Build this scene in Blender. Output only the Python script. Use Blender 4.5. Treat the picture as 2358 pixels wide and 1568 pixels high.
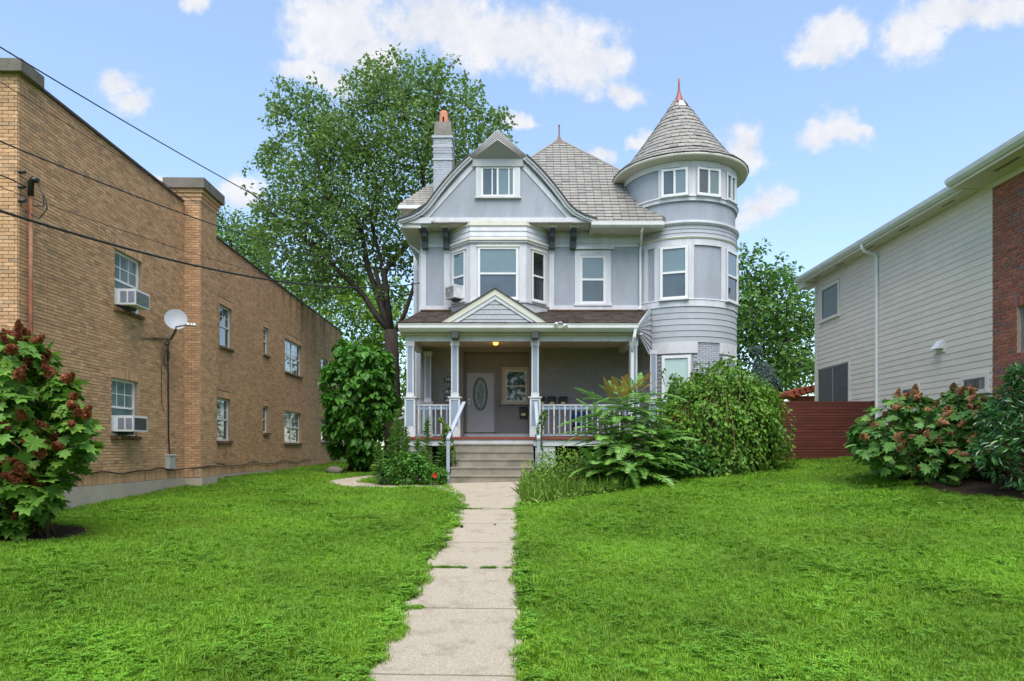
import bpy, math, random
import numpy as np
from mathutils import Matrix, Vector
random.seed(7); rng = np.random.default_rng(11)
R = math.radians
for o in list(bpy.data.objects): bpy.data.objects.remove(o)
scene = bpy.context.scene
COL = scene.collection
# ------------------------------------------------------------------ camera
# picture coordinates used for measuring: 2357 x 1568, horizon at HY
F, CX, HY, CAM = 1571.0, 1178.5, 1036.0, 1.0
cd = bpy.data.cameras.new('camera'); cam = bpy.data.objects.new('camera', cd); COL.objects.link(cam)
cam.location = (0, 0, CAM); cam.rotation_euler = (R(90), 0, 0)
cd.sensor_width = 36; cd.lens = 36 * F / 2357; cd.shift_y = (HY - 784) / 2357
cd.clip_start = 0.1; cd.clip_end = 3000
scene.camera = cam
# ------------------------------------------------------------------ sky, sun, exposure
SUN_EL, SUN_AZ = 62, 178      # azimuth clockwise from +Y (north): behind the camera
SKY_STR, SUN_STR, EXPO = 0.115, 2.45, 1.22
w = bpy.data.worlds.new('World'); scene.world = w; w.use_nodes = True
nt = w.node_tree; nt.nodes.clear(); L = nt.links.new
def nd(tree, t, **k):
    n = tree.nodes.new(t)
    for a, b in k.items(): setattr(n, a, b)
    return n
out = nd(nt, 'ShaderNodeOutputWorld'); bg = nd(nt, 'ShaderNodeBackground')
sky = nd(nt, 'ShaderNodeTexSky', sky_type='NISHITA', sun_disc=False)
sky.sun_elevation = R(SUN_EL); sky.sun_rotation = R(SUN_AZ)
sky.air_density = 1.0; sky.dust_density = 0.6; sky.ozone_density = 1.6
bg.inputs[1].default_value = SKY_STR
L(bg.outputs[0], out.inputs[0])
tc = nd(nt, 'ShaderNodeTexCoord')
def mth(op, a, b=None, c=None, clamp=False):
    n = nd(nt, 'ShaderNodeMath', operation=op, use_clamp=clamp)
    for i, v in enumerate((a, b, c)):
        if v is None: continue
        if isinstance(v, (int, float)): n.inputs[i].default_value = v
        else: L(v, n.inputs[i])
    return n.outputs[0]
def vm(op, a, b=None, c=None):
    n = nd(nt, 'ShaderNodeVectorMath', operation=op)
    for i, v in enumerate((a, b, c)):
        if v is None: continue
        if isinstance(v, tuple): n.inputs[i].default_value = v
        else: L(v, n.inputs[i])
    return n.outputs['Value'] if op in ('LENGTH', 'DISTANCE', 'DOT_PRODUCT') else n.outputs[0]
def noise(scale, detail, rough, out='Fac', vec=None):
    n = nd(nt, 'ShaderNodeTexNoise'); n.inputs['Scale'].default_value = scale
    n.inputs['Detail'].default_value = detail; n.inputs['Roughness'].default_value = rough
    L(vec or tc.outputs['Generated'], n.inputs['Vector']); return n.outputs[out]
sep = nd(nt, 'ShaderNodeSeparateXYZ'); L(tc.outputs['Generated'], sep.inputs[0])
dx, dy, dz = sep.outputs
ysafe = mth('MAXIMUM', mth('ABSOLUTE', dy), 0.05)
nW = noise(7.0, 4, 0.62, 'Color'); nB = noise(20.0, 5, 0.68); nG = noise(1.3, 4, 0.55)
cmb = nd(nt, 'ShaderNodeCombineXYZ'); L(mth('DIVIDE', dx, ysafe), cmb.inputs[0]); L(mth('DIVIDE', dz, ysafe), cmb.inputs[1])
sp = nd(nt, 'ShaderNodeSeparateXYZ'); L(cmb.outputs[0], sp.inputs[0])
wp = vm('MULTIPLY_ADD', nW, (0.20, 0.15, 0.0), cmb.outputs[0]); wp = vm('SUBTRACT', wp, (0.10, 0.075, 0.0))
CLOUDS = [(770, 50, 95, 120), (840, 110, 60, 70), (735, 172, 90, 28), (1010, 50, 150, 80), (1180, 90, 160, 80), (1330, 130, 100, 62), (1430, 195, 50, 32),
          (245, 185, 48, 40), (280, 235, 45, 36), (470, 15, 32, 30), (568, 447, 44, 34), (1910, 85, 60, 42), (1880, 125, 48, 22), (2100, 75, 85, 55), (2250, 20, 170, 36),
          (1890, 310, 52, 36), (1950, 335, 55, 22), (1690, 325, 52, 44), (1740, 475, 56, 48), (1470, 322, 34, 24), (1205, 272, 34, 12),
          (375, 415, 26, 20), (1370, 362, 40, 16)]
B = None
for (x, y, rx, ry) in CLOUDS:
    sx, sy = F / (1.5 * rx), F / (1.5 * ry); ox, oy = -(x - CX) / F * sx, -(HY - y) / F * sy
    d = vm('LENGTH', vm('MULTIPLY_ADD', wp, (sx, sy, 0.0), (ox, oy, 0.0)))
    B = d if B is None else mth('MINIMUM', B, d)
B = mth('SUBTRACT', 1.0, B)
infront = mth('MULTIPLY', mth('GREATER_THAN', dy, 0.05), mth('MULTIPLY', mth('LESS_THAN', mth('ABSOLUTE', sp.outputs[0]), 0.95), mth('LESS_THAN', sp.outputs[1], 0.85)))
gen = mth('MULTIPLY', mth('SUBTRACT', nG, 0.52), 5.0)
field = mth('ADD', mth('MULTIPLY', B, infront), mth('MULTIPLY', gen, mth('SUBTRACT', 1.0, infront)))
field = mth('ADD', field, mth('MULTIPLY', mth('SUBTRACT', nB, 0.5), 1.45))
mr = nd(nt, 'ShaderNodeMapRange', interpolation_type='SMOOTHSTEP'); L(field, mr.inputs[0])
mr.inputs[1].default_value = -0.06; mr.inputs[2].default_value = 0.62
cm = mth('MULTIPLY', mr.outputs[0], 0.93)
cr = nd(nt, 'ShaderNodeMapRange'); L(nB, cr.inputs[0]); cr.inputs[1].default_value = 0.3; cr.inputs[2].default_value = 0.7
mixc = nd(nt, 'ShaderNodeMix', data_type='RGBA'); L(cr.outputs[0], mixc.inputs[0])
mixc.inputs[6].default_value = (2.9, 3.0, 3.25, 1); mixc.inputs[7].default_value = (3.75, 3.7, 3.75, 1)
# thin high haze softens the blue
hz = nd(nt, 'ShaderNodeMix', data_type='RGBA'); hz.inputs[0].default_value = 0.17
L(sky.outputs[0], hz.inputs[6]); hz.inputs[7].default_value = (3.6, 4.9, 6.6, 1)
mixs = nd(nt, 'ShaderNodeMix', data_type='RGBA'); L(cm, mixs.inputs[0]); L(hz.outputs[2], mixs.inputs[6]); L(mixc.outputs[2], mixs.inputs[7])
L(mixs.outputs[2], bg.inputs[0])
sl = bpy.data.lights.new('sun', 'SUN'); so = bpy.data.objects.new('sun', sl); COL.objects.link(so)
sl.energy = SUN_STR; sl.angle = R(58); sl.color = (1.0, 0.95, 0.88)
sd = Vector((math.sin(R(SUN_AZ)) * math.cos(R(SUN_EL)), math.cos(R(SUN_AZ)) * math.cos(R(SUN_EL)), math.sin(R(SUN_EL))))
so.rotation_euler = sd.to_track_quat('Z', 'Y').to_euler(); so.location = (0, -10, 40)
vs = scene.view_settings; vs.view_transform = 'Standard'; vs.look = 'None'; vs.exposure = EXPO; vs.gamma = 1; vs.use_curve_mapping = False
scene.render.engine = 'CYCLES'
cy = scene.cycles; cy.use_denoising = True; cy.max_bounces = 6; cy.diffuse_bounces = 3; cy.glossy_bounces = 3
cy.transmission_bounces = 4; cy.transparent_max_bounces = 8; cy.caustics_reflective = False; cy.caustics_refractive = False
try: cy.denoiser = 'OPENIMAGEDENOISE'
except Exception: pass

# ------------------------------------------------------------------ measuring helpers
def W(x, y, Y): return ((x - CX) / F * Y, Y, CAM + (HY - y) / F * Y)
def WX(x, Y): return (x - CX) / F * Y
def WZ(y, Y): return CAM + (HY - y) / F * Y
K = 2357 / 2419.0
def zm(ox, oy, sc): return lambda x, y: ((ox + x / sc) * K, (oy + y / sc) * K)
def ground_h(x, Y):
    """depth of the ground below the camera"""
    c = 2.27 - 0.07 * min(Y, 19.3) - 0.01 * max(0, min(Y, 30) - 19.3)
    if x >= 0:
        return c - 0.072 * min(x, 12) * min(1, max(0.25, (Y - 2) / 10)) * (1.0 if Y > 14 else 0.9)
    hl = 1.21 - 0.036 * (min(Y, 21) - 12.75) - 0.018 * (min(max(Y, 21), 40) - 21)
    t = min(1, -x / 8.6); t = t * t * (3 - 2 * t)
    return c * (1 - t) + hl * t
def GZ(x, Y): return CAM - ground_h(x, Y)

# ------------------------------------------------------------------ materials
MATS = {}
def mat(name, col, rough=0.6, spec=0.35, bump=0.0, bscale=40, var=0.12, vscale=3.0, rnd=0.0, col2=None, col3=None, dirt=0.0, dscale=1.2,
        dcol=None, trans=0.0, metal=0.0, emit=None, coat=0.0, hue=0.0, stretch=None, streak=None):
    if name in MATS: return MATS[name]
    m = bpy.data.materials.new(name); m.use_nodes = True; MATS[name] = m
    t = m.node_tree; b = t.nodes['Principled BSDF']; lk = t.links.new
    b.inputs['Roughness'].default_value = rough; b.inputs['Metallic'].default_value = metal
    b.inputs['Specular IOR Level'].default_value = spec
    if coat: b.inputs['Coat Weight'].default_value = coat
    geo = nd(t, 'ShaderNodeNewGeometry'); vec = geo.outputs['Position']
    if stretch:
        mp = nd(t, 'ShaderNodeMapping'); mp.inputs['Scale'].default_value = stretch; lk(vec, mp.inputs[0]); vec = mp.outputs[0]
    def nz(s, d=4, r=0.6):
        n = nd(t, 'ShaderNodeTexNoise'); n.inputs['Scale'].default_value = s; n.inputs['Detail'].default_value = d
        n.inputs['Roughness'].default_value = r; lk(vec, n.inputs['Vector']); return n.outputs['Fac']
    def mix(f, a, c, bt='MIX'):
        n = nd(t, 'ShaderNodeMix', data_type='RGBA', blend_type=bt)
        for i, v in ((0, f), (6, a), (7, c)):
            if isinstance(v, (tuple, list)): n.inputs[i].default_value = (*v[:3], 1)
            elif isinstance(v, (int, float)): n.inputs[i].default_value = v
            else: lk(v, n.inputs[i])
        return n.outputs[2]
    def mr(v, a, c, d=0, e=1):
        n = nd(t, 'ShaderNodeMapRange'); lk(v, n.inputs[0])
        for i, q in enumerate((a, c, d, e)): n.inputs[i + 1].default_value = q
        return n.outputs[0]
    cur = col
    if rnd or col2:
        oi = nd(t, 'ShaderNodeObjectInfo')
        ad = nd(t, 'ShaderNodeMath', operation='ADD'); lk(geo.outputs['Random Per Island'], ad.inputs[0]); lk(oi.outputs['Random'], ad.inputs[1])
        fr = nd(t, 'ShaderNodeMath', operation='FRACT'); lk(ad.outputs[0], fr.inputs[0]); rv = fr.outputs[0]
        if col2:
            cur = mix(mr(rv, 0.35, 0.75), col, col2)
            if col3: cur = mix(mr(rv, 0.8, 0.95), cur, col3)
        if rnd:
            wn = nd(t, 'ShaderNodeTexWhiteNoise', noise_dimensions='1D'); lk(rv, wn.inputs['W'])
            g = mr(wn.outputs['Value'], 0, 1, 1 - rnd, 1 + rnd)
            cb = nd(t, 'ShaderNodeCombineXYZ')
            for i in range(3): lk(g, cb.inputs[i])
            cur = mix(1.0, cur, cb.outputs[0], 'MULTIPLY')
    if var:
        g = mr(nz(vscale, 5), 0.3, 0.7, 1 - var, 1 + var)
        cb = nd(t, 'ShaderNodeCombineXYZ')
        for i in range(3): lk(g, cb.inputs[i])
        cur = mix(1.0, cur, cb.outputs[0], 'MULTIPLY')
    if dirt:
        f = mr(nz(dscale, 7, 0.7), 0.52, 0.75, 0, dirt)
        cur = mix(f, cur, dcol or tuple(c * 0.45 for c in col))
    if streak:                                        # rain streaks with a place of their own: (y0, y1, z0, z1, amount, colour)
        mp = nd(t, 'ShaderNodeMapping'); mp.inputs['Scale'].default_value = (1.6, 1.6, .22); lk(geo.outputs['Position'], mp.inputs[0])
        n = nd(t, 'ShaderNodeTexNoise'); n.inputs['Scale'].default_value = 1.5; n.inputs['Detail'].default_value = 6; n.inputs['Roughness'].default_value = .7; lk(mp.outputs[0], n.inputs['Vector'])
        sx = nd(t, 'ShaderNodeSeparateXYZ'); lk(geo.outputs['Position'], sx.inputs[0])
        ml = nd(t, 'ShaderNodeMath', operation='MULTIPLY'); lk(mr(sx.outputs[1], streak[0], streak[1]), ml.inputs[0]); lk(mr(sx.outputs[2], streak[2], streak[3]), ml.inputs[1])
        m2 = nd(t, 'ShaderNodeMath', operation='MULTIPLY'); lk(ml.outputs[0], m2.inputs[0]); lk(mr(n.outputs['Fac'], .46, .62, 0, streak[4]), m2.inputs[1]); cur = mix(m2.outputs[0], cur, streak[5])
    if isinstance(cur, tuple): b.inputs['Base Color'].default_value = (*cur, 1)
    else: lk(cur, b.inputs['Base Color'])
    if bump:
        bn = nd(t, 'ShaderNodeBump'); bn.inputs['Strength'].default_value = bump; bn.inputs['Distance'].default_value = 0.02
        lk(nz(bscale, 4), bn.inputs['Height']); lk(bn.outputs[0], b.inputs['Normal'])
    if emit:
        b.inputs['Emission Color'].default_value = (*emit[0], 1); b.inputs['Emission Strength'].default_value = emit[1]
    if trans:
        tr = nd(t, 'ShaderNodeBsdfTranslucent'); ms = nd(t, 'ShaderNodeMixShader'); ms.inputs[0].default_value = trans
        if isinstance(cur, tuple): tr.inputs[0].default_value = (*cur, 1)
        else: lk(cur, tr.inputs[0])
        o = t.nodes['Material Output']; lk(b.outputs[0], ms.inputs[1]); lk(tr.outputs[0], ms.inputs[2]); lk(ms.outputs[0], o.inputs[0])
    return m

# ------------------------------------------------------------------ object helpers
WM = {}
def fast_mesh(name, V, Fc):
    """V (n,3) array, Fc list of index arrays of equal or mixed length"""
    me = bpy.data.meshes.new(name)
    V = np.asarray(V, dtype=np.float32)
    if isinstance(Fc, np.ndarray):
        nf, k = Fc.shape; flat = Fc.ravel(); tot = np.full(nf, k, dtype=np.int32)
    else:
        tot = np.array([len(f) for f in Fc], dtype=np.int32); flat = np.array([i for f in Fc for i in f], dtype=np.int32); nf = len(Fc)
    me.vertices.add(len(V)); me.vertices.foreach_set('co', V.ravel())
    me.loops.add(len(flat)); me.loops.foreach_set('vertex_index', flat.astype(np.int32))
    me.polygons.add(nf); st = np.concatenate(([0], np.cumsum(tot)[:-1])).astype(np.int32)
    me.polygons.foreach_set('loop_start', st); me.polygons.foreach_set('loop_total', tot)
    me.polygons.foreach_set('use_smooth', np.zeros(nf, dtype=bool))
    me.update(calc_edges=True); me.validate()
    return me
def link(o, parent=None, M=None):
    COL.objects.link(o)
    M = M or Matrix()
    if parent is not None:
        o.parent = parent; o.matrix_parent_inverse = WM[parent].inverted()
    o.matrix_basis = M; WM[o] = M
    return o
def tag(o, label=None, cat=None, group=None, kind=None):
    if label: o['label'] = label
    if cat: o['category'] = cat
    if group: o['group'] = group
    if kind: o['kind'] = kind
    return o
def thing(name, label, cat, loc, group=None):
    o = bpy.data.objects.new(name, None); o.empty_display_size = 0.2
    link(o, None, Matrix.Translation(loc)); return tag(o, label, cat, group)
def mesh_obj(name, V, Fc, m, parent=None, smooth=False):
    V = np.asarray(V, dtype=np.float64)
    lo, hi = V.min(0), V.max(0); c = Vector(((lo[0] + hi[0]) / 2, (lo[1] + hi[1]) / 2, lo[2]))
    me = fast_mesh(name, V - np.array(c), Fc)
    if m: me.materials.append(m)
    if smooth: me.polygons.foreach_set('use_smooth', np.ones(len(me.polygons), dtype=bool))
    return link(bpy.data.objects.new(name, me), parent, Matrix.Translation(c))
class MB:
    def __init__(s, M=None): s.v = []; s.f = []; s.M = M
    def add(s, V, Fc):
        n = len(s.v); s.v.extend(tuple(p) for p in V); s.f.extend(tuple(i + n for i in f) for f in Fc); return s
    def hexa(s, p): return s.add(p, [(0, 3, 2, 1), (4, 5, 6, 7), (0, 1, 5, 4), (1, 2, 6, 5), (2, 3, 7, 6), (3, 0, 4, 7)])
    def box(s, x0, x1, y0, y1, z0, z1):
        if x0 > x1: x0, x1 = x1, x0
        if y0 > y1: y0, y1 = y1, y0
        if z0 > z1: z0, z1 = z1, z0
        return s.hexa([(x0, y0, z0), (x1, y0, z0), (x1, y1, z0), (x0, y1, z0), (x0, y0, z1), (x1, y0, z1), (x1, y1, z1), (x0, y1, z1)])
    def quad(s, *p): return s.add(p, [tuple(range(len(p)))])
    def prism(s, pts, off):
        n = len(pts); q = [tuple(a + b for a, b in zip(p, off)) for p in pts]
        return s.add(list(pts) + q, [tuple(range(n)), tuple(range(2 * n - 1, n - 1, -1))] + [(i, n + i, n + (i + 1) % n, (i + 1) % n) for i in range(n)])
    def strip(s, a, b, off):
        """band between two polylines a and b, extruded by off"""
        for i in range(len(a) - 1): s.prism([a[i], a[i + 1], b[i + 1], b[i]], off)
        return s
    def tube(s, pts, r, n=8, cap=True):
        pts = [Vector(p) for p in pts]; m = len(pts)
        rs = r if isinstance(r, (list, tuple)) else [r] * m
        V = []; up = Vector((0, 0, 1)); px_ = None
        for i, p in enumerate(pts):
            d = (pts[min(i + 1, m - 1)] - pts[max(i - 1, 0)]); d.normalize()
            if px_ is None:
                a = d.cross(up)
                if a.length < 0.05: a = d.cross(Vector((1, 0, 0)))
            else: a = px_ - d * px_.dot(d)
            a.normalize(); px_ = a; b = d.cross(a)
            for k in range(n):
                t = 2 * math.pi * k / n; V.append(p + (a * math.cos(t) + b * math.sin(t)) * rs[i])
        Fc = [(i * n + k, i * n + (k + 1) % n, (i + 1) * n + (k + 1) % n, (i + 1) * n + k) for i in range(m - 1) for k in range(n)]
        if cap: Fc += [tuple(range(n - 1, -1, -1)), tuple(range((m - 1) * n, m * n))]
        return s.add(V, Fc)
    def lathe(s, cx, cyy, prof, a0=-math.pi, a1=math.pi, n=48, close=False):
        k = len(prof); full = abs(a1 - a0) > 6.28; m = n if full else n + 1
        V = []
        for i in range(m):
            a = a0 + (a1 - a0) * i / n
            for (r, z) in prof: V.append((cx + r * math.sin(a), cyy - r * math.cos(a), z))
        Fc = []
        kk = k if close else k - 1
        for i in range(n):
            i2 = (i + 1) % m
            for j in range(kk):
                j2 = (j + 1) % k
                Fc.append((i * k + j, i2 * k + j, i2 * k + j2, i * k + j2))
        if close and not full: Fc += [tuple(range(k)), tuple((m - 1) * k + j for j in range(k - 1, -1, -1))]
        return s.add(V, Fc)
    def build(s, name, m, parent=None, smooth=False, kind=None):
        V = np.array(s.v, dtype=np.float64)
        if s.M is not None:
            A = np.array(s.M); V = V @ A[:3, :3].T + A[:3, 3]
        o = mesh_obj(name, V, s.f, m, parent, smooth)
        if kind: o['kind'] = kind
        return o
def proj_size(T):
    """visible size rank of transforms (n,4,4) by picture size, 0 outside the frame"""
    p = T[:, :3, 3]; Y = np.maximum(p[:, 1], 0.5)
    x = CX + p[:, 0] / Y * F; y = HY - (p[:, 2] - CAM) / Y * F
    a = np.linalg.norm(np.cross(T[:, :3, 0], T[:, :3, 1]), axis=1)
    ok = (x > -10) & (x < 2367) & (y > -10) & (y < 1580)
    return np.where(ok, a / Y ** 2, 0)
def pieces(name, base, T, m, parent, limit=300, rest=None, rank=None, smooth=False):
    """the largest in view become objects that share one mesh; the others one joined part of kind stuff"""
    V0, F0 = np.asarray(base[0], float), base[1]
    T = np.asarray(T); n = len(T)
    if rank is None: rank = proj_size(T)
    order = np.argsort(-rank); lim = min(limit, n)
    own, oth = order[:lim], order[lim:]
    me = fast_mesh(name, V0, F0); me.materials.append(m)
    if smooth: me.polygons.foreach_set('use_smooth', np.ones(len(me.polygons), dtype=bool))
    for i in own: link(bpy.data.objects.new(name, me), parent, Matrix(T[i].tolist()))
    if len(oth):
        A = T[oth]; V = np.einsum('nij,kj->nki', A[:, :3, :3], V0) + A[:, None, :3, 3]
        k = len(V0); offs = (np.arange(len(oth)) * k)
        if len(set(len(f) for f in F0)) == 1:
            Fa = (np.array(F0)[None] + offs[:, None, None]).reshape(-1, len(F0[0]))
        else: Fa = [tuple(i + o for i in f) for o in offs for f in F0]
        ob = mesh_obj(rest or name + '_mass', V.reshape(-1, 3), Fa, m, parent, smooth)
        if lim: ob['kind'] = 'stuff'
        elif parent is not None: ob['kind'] = 'stuff'
        return ob
UNIT = ([(-.5, -.5, -.5), (.5, -.5, -.5), (.5, .5, -.5), (-.5, .5, -.5), (-.5, -.5, .5), (.5, -.5, .5), (.5, .5, .5), (-.5, .5, .5)],
        [(4, 5, 6, 7), (0, 1, 5, 4), (1, 2, 6, 5), (2, 3, 7, 6), (3, 0, 4, 7)])
def TRS(p, ax, ay, az):
    T = np.eye(4); T[:3, 0] = ax; T[:3, 1] = ay; T[:3, 2] = az; T[:3, 3] = p; return T
def brick_grid(M, u0, u1, z0, z1, holes, bl=0.205, bh=0.0677, joint=0.011, proud=0.012, phase=0.0, soldier=None):
    """bricks on the plane local x=u, y=z (world up), z=outward; M 4x4 numpy maps to the world"""
    Ts = []; ax = M[:3, 0]; ay = M[:3, 1]; az = M[:3, 2]; o = M[:3, 3]
    rows = int(round((z1 - z0) / bh)); bh = (z1 - z0) / rows
    for r in range(rows):
        zc = z0 + (r + 0.5) * bh
        cuts = sorted((max(h[0], u0), min(h[1], u1)) for h in holes if h[2] < zc < h[3] and h[1] > u0 and h[0] < u1)
        segs = []; s = u0
        for a, b in cuts:
            if a > s: segs.append((s, a))
            s = max(s, b)
        if s < u1: segs.append((s, u1))
        off = (phase + (r % 2) * 0.5) * bl
        for a, b in segs:
            k0 = math.floor((a - off) / bl); u = k0 * bl + off
            while u < b:
                p, q = max(u, a), min(u + bl, b)
                if q - p > 0.03:
                    j = random.uniform(-0.003, 0.003)
                    Ts.append(TRS(o + ax * (p + q) / 2 + ay * zc + az * (proud / 2 + j), ax * (q - p - joint), ay * (bh - joint), az * (proud + 0.004)))
                u += bl
    return Ts
def wall_cells(mb, M, u0, u1, z0, z1, holes, depth=0.12):
    """backing sheet with real openings and reveals; M as above (applied through mb.M)"""
    us = sorted({u0, u1, *[min(max(h[i], u0), u1) for h in holes for i in (0, 1)]}); zs = sorted({z0, z1, *[min(max(h[i], z0), z1) for h in holes for i in (2, 3)]})
    for a, b in zip(us, us[1:]):
        for c, d in zip(zs, zs[1:]):
            if any(h[0] <= a and b <= h[1] and h[2] <= c and d <= h[3] for h in holes): continue
            mb.quad((a, c, 0), (b, c, 0), (b, d, 0), (a, d, 0))
    for (a, b, c, d) in holes:
        if b <= u0 or a >= u1: continue
        for q in (((a, c, 0), (a, d, 0), (a, d, -depth), (a, c, -depth)), ((b, c, 0), (b, c, -depth), (b, d, -depth), (b, d, 0)),
                  ((a, c, 0), (a, c, -depth), (b, c, -depth), (b, c, 0)), ((a, d, 0), (b, d, 0), (b, d, -depth), (a, d, -depth))): mb.quad(*q)

# ---- palette
M_white = mat('white_trim_paint', (0.56, 0.57, 0.605), 0.5, 0.35, bump=0.12, bscale=60, var=0.07, dirt=0.5, dscale=2.2, dcol=(0.36, 0.37, 0.35), stretch=(1, 1, .4), streak=(0, 1, 0, 1, .32, (.36, .36, .34)))
M_cream = mat('cream_soffit_paint', (0.60, 0.58, 0.50), 0.55, 0.3, bump=0.1, var=0.05, dirt=0.3, dcol=(0.36, 0.36, 0.28))
M_stucco = mat('grey_blue_stucco', (0.325, 0.35, 0.395), 0.85, 0.15, bump=0.5, bscale=55, var=0.08, vscale=2, dirt=0.45, dscale=1.6, stretch=(1, 1, .4), dcol=(0.26, 0.28, 0.30), streak=(0, 1, 0, 1, .4, (.26, .28, .305)))
M_siding = mat('grey_painted_siding', (0.35, 0.37, 0.40), 0.6, 0.3, bump=0.15, bscale=30, var=0.05, rnd=0.05, dirt=0.25)
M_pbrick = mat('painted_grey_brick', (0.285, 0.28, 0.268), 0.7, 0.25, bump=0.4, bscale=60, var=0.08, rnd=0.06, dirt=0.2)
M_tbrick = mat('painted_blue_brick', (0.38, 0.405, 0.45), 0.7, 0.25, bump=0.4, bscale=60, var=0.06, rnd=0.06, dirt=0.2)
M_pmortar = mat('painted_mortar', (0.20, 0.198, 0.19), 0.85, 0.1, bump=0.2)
M_bluepanel = mat('column_panel_blue_grey', (0.24, 0.30, 0.38), 0.6, 0.3, bump=0.1, var=0.06, dirt=0.2)
M_bracket = mat('dark_grey_green_paint', (0.06, 0.072, 0.075), 0.6, 0.3, bump=0.15, var=0.15)
M_slate = mat('grey_slate', (0.23, 0.22, 0.20), 0.6, 0.35, bump=0.5, bscale=25, var=0.12, vscale=6, rnd=0.08, col2=(0.255, 0.24, 0.215), col3=(0.18, 0.175, 0.17), dirt=0.3, dscale=1.1, dcol=(0.20, 0.17, 0.12))
M_slatedk = mat('slate_underlay', (0.085, 0.082, 0.076), 0.8, 0.2)
M_shingle = mat('brown_asphalt_shingle', (0.105, 0.085, 0.072), 0.9, 0.15, bump=0.8, bscale=90, var=0.25, vscale=9, rnd=0.3, col2=(0.15, 0.115, 0.09), col3=(0.07, 0.062, 0.058))
M_gutter = mat('white_gutter_metal', (0.66, 0.67, 0.66), 0.4, 0.4, var=0.05, dirt=0.35, dscale=2.5, dcol=(0.38, 0.38, 0.34))
M_glass = mat('window_glass_dark', (0.016, 0.02, 0.02), 0.03, 0.9, var=0.3, vscale=0.9, coat=0.6)
M_glassT = mat('window_glass_with_pale_shade', (0.13, 0.185, 0.19), 0.05, 0.8, var=0.08, vscale=1.5, coat=0.5)
M_glassM = mat('window_glass_grey', (0.055, 0.075, 0.08), 0.04, 0.8, var=0.25, vscale=1.2, coat=0.5)
M_glassL = mat('window_glass_with_mint_shade', (0.42, 0.55, 0.54), 0.08, 0.6, var=0.04, coat=0.4)
M_winframe = mat('window_vinyl_white', (0.66, 0.66, 0.66), 0.4, 0.4, var=0.03)
M_tan = mat('tan_window_trim', (0.40, 0.36, 0.27), 0.5, 0.3, var=0.05)
M_conc = mat('weathered_concrete', (0.25, 0.225, 0.18), 0.9, 0.15, bump=0.5, bscale=70, var=0.2, vscale=2.5, dirt=0.8, dscale=1.6, dcol=(0.13, 0.115, 0.09))
M_black = mat('black_metal', (0.012, 0.012, 0.013), 0.4, 0.5, var=0.1)
M_brass = mat('brass_plate', (0.45, 0.33, 0.15), 0.35, 0.5, metal=0.7)
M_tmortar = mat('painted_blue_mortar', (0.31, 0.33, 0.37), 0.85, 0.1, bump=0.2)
M_dark = mat('dark_void', (0.012, 0.012, 0.012), 0.9, 0.05)
M_red = mat('red_floor_paint', (0.20, 0.045, 0.03), 0.5, 0.35, bump=0.15, var=0.12, dirt=0.3)
M_terra = mat('terracotta', (0.50, 0.21, 0.125), 0.8, 0.2, var=0.1, dirt=0.3)
M_copper = mat('red_copper_finial', (0.26, 0.07, 0.06), 0.45, 0.4, var=0.15)

def wmat(o, ax, ay, az):
    M = np.eye(4); M[:3, 0] = ax; M[:3, 1] = ay; M[:3, 2] = az; M[:3, 3] = o; return M
def window(parent, M, wd, ht, frame=0.06, casing=0.1, head=0.12, sill=0.08, rail=0.5, panes=None, cols=0, rows=0, recess=0.03, proud=0.05,
           fm=None, cm=None, name='window', slider=False, grid_lower=False, base=0.0):
    """local x right, y up, z outward, origin at the lower left of the opening"""
    fm = fm or M_winframe; cm = cm or M_white; panes = panes or (M_glassM, M_glass)
    c = MB(M)
    if casing:
        c.box(-casing, 0, -0.0, ht + head, base, proud).box(wd, wd + casing, 0, ht + head, base, proud).box(0, wd, ht, ht + head, base, proud + 0.004)
    else: c.box(0, 0.02, 0, ht, base - 0.02, proud * 0.5).box(wd - 0.02, wd, 0, ht, base - 0.02, proud * 0.5).box(0.02, wd - 0.02, ht - 0.02, ht, base - 0.02, proud * 0.5)
    wdw = c.build(name, cm, parent)
    if sill: MB(M).box(-casing - 0.03, wd + casing + 0.03, -sill, 0, base, proud + 0.04).build('sill', cm, wdw)
    z0, z1 = base + 0.004, base + proud - recess + 0.012
    f = MB(M); g = frame
    f.box(0, g, 0, ht, z0, z1).box(wd - g, wd, 0, ht, z0, z1).box(g, wd - g, 0, g, z0, z1).box(g, wd - g, ht - g, ht, z0, z1)
    if slider: f.box(wd * rail - g * 0.45, wd * rail + g * 0.45, g, ht - g, z0, z1 + 0.006)
    elif rail: f.box(g, wd - g, ht * rail - g * 0.4, ht * rail + g * 0.4, z0, z1 + 0.006)
    f.build('frame', fm, wdw)
    zp = base + 0.012
    if slider:
        rc = [(g, wd * rail - g * .45, g, ht - g), (wd * rail + g * .45, wd - g, g, ht - g)]
    elif rail: rc = [(g, wd - g, ht * rail + g * .4, ht - g), (g, wd - g, g, ht * rail - g * .4)]
    else: rc = [(g, wd - g, g, ht - g)]
    for i, (a, b, cc, d) in enumerate(rc):
        MB(M).box(a, b, cc, d, base - 0.01, zp).build('pane', panes[min(i, len(panes) - 1)], wdw)
        if cols and (i == 0 or grid_lower):
            for k in range(1, cols):
                x = a + (b - a) * k / cols; MB(M).box(x - .009, x + .009, cc, d, zp - 0.004, zp + 0.008).build('muntin', fm, wdw)
            for k in range(1, rows):
                y = cc + (d - cc) * k / rows; MB(M).box(a, b, y - .009, y + .009, zp - 0.004, zp + 0.007).build('muntin', fm, wdw)
    return wdw
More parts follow.
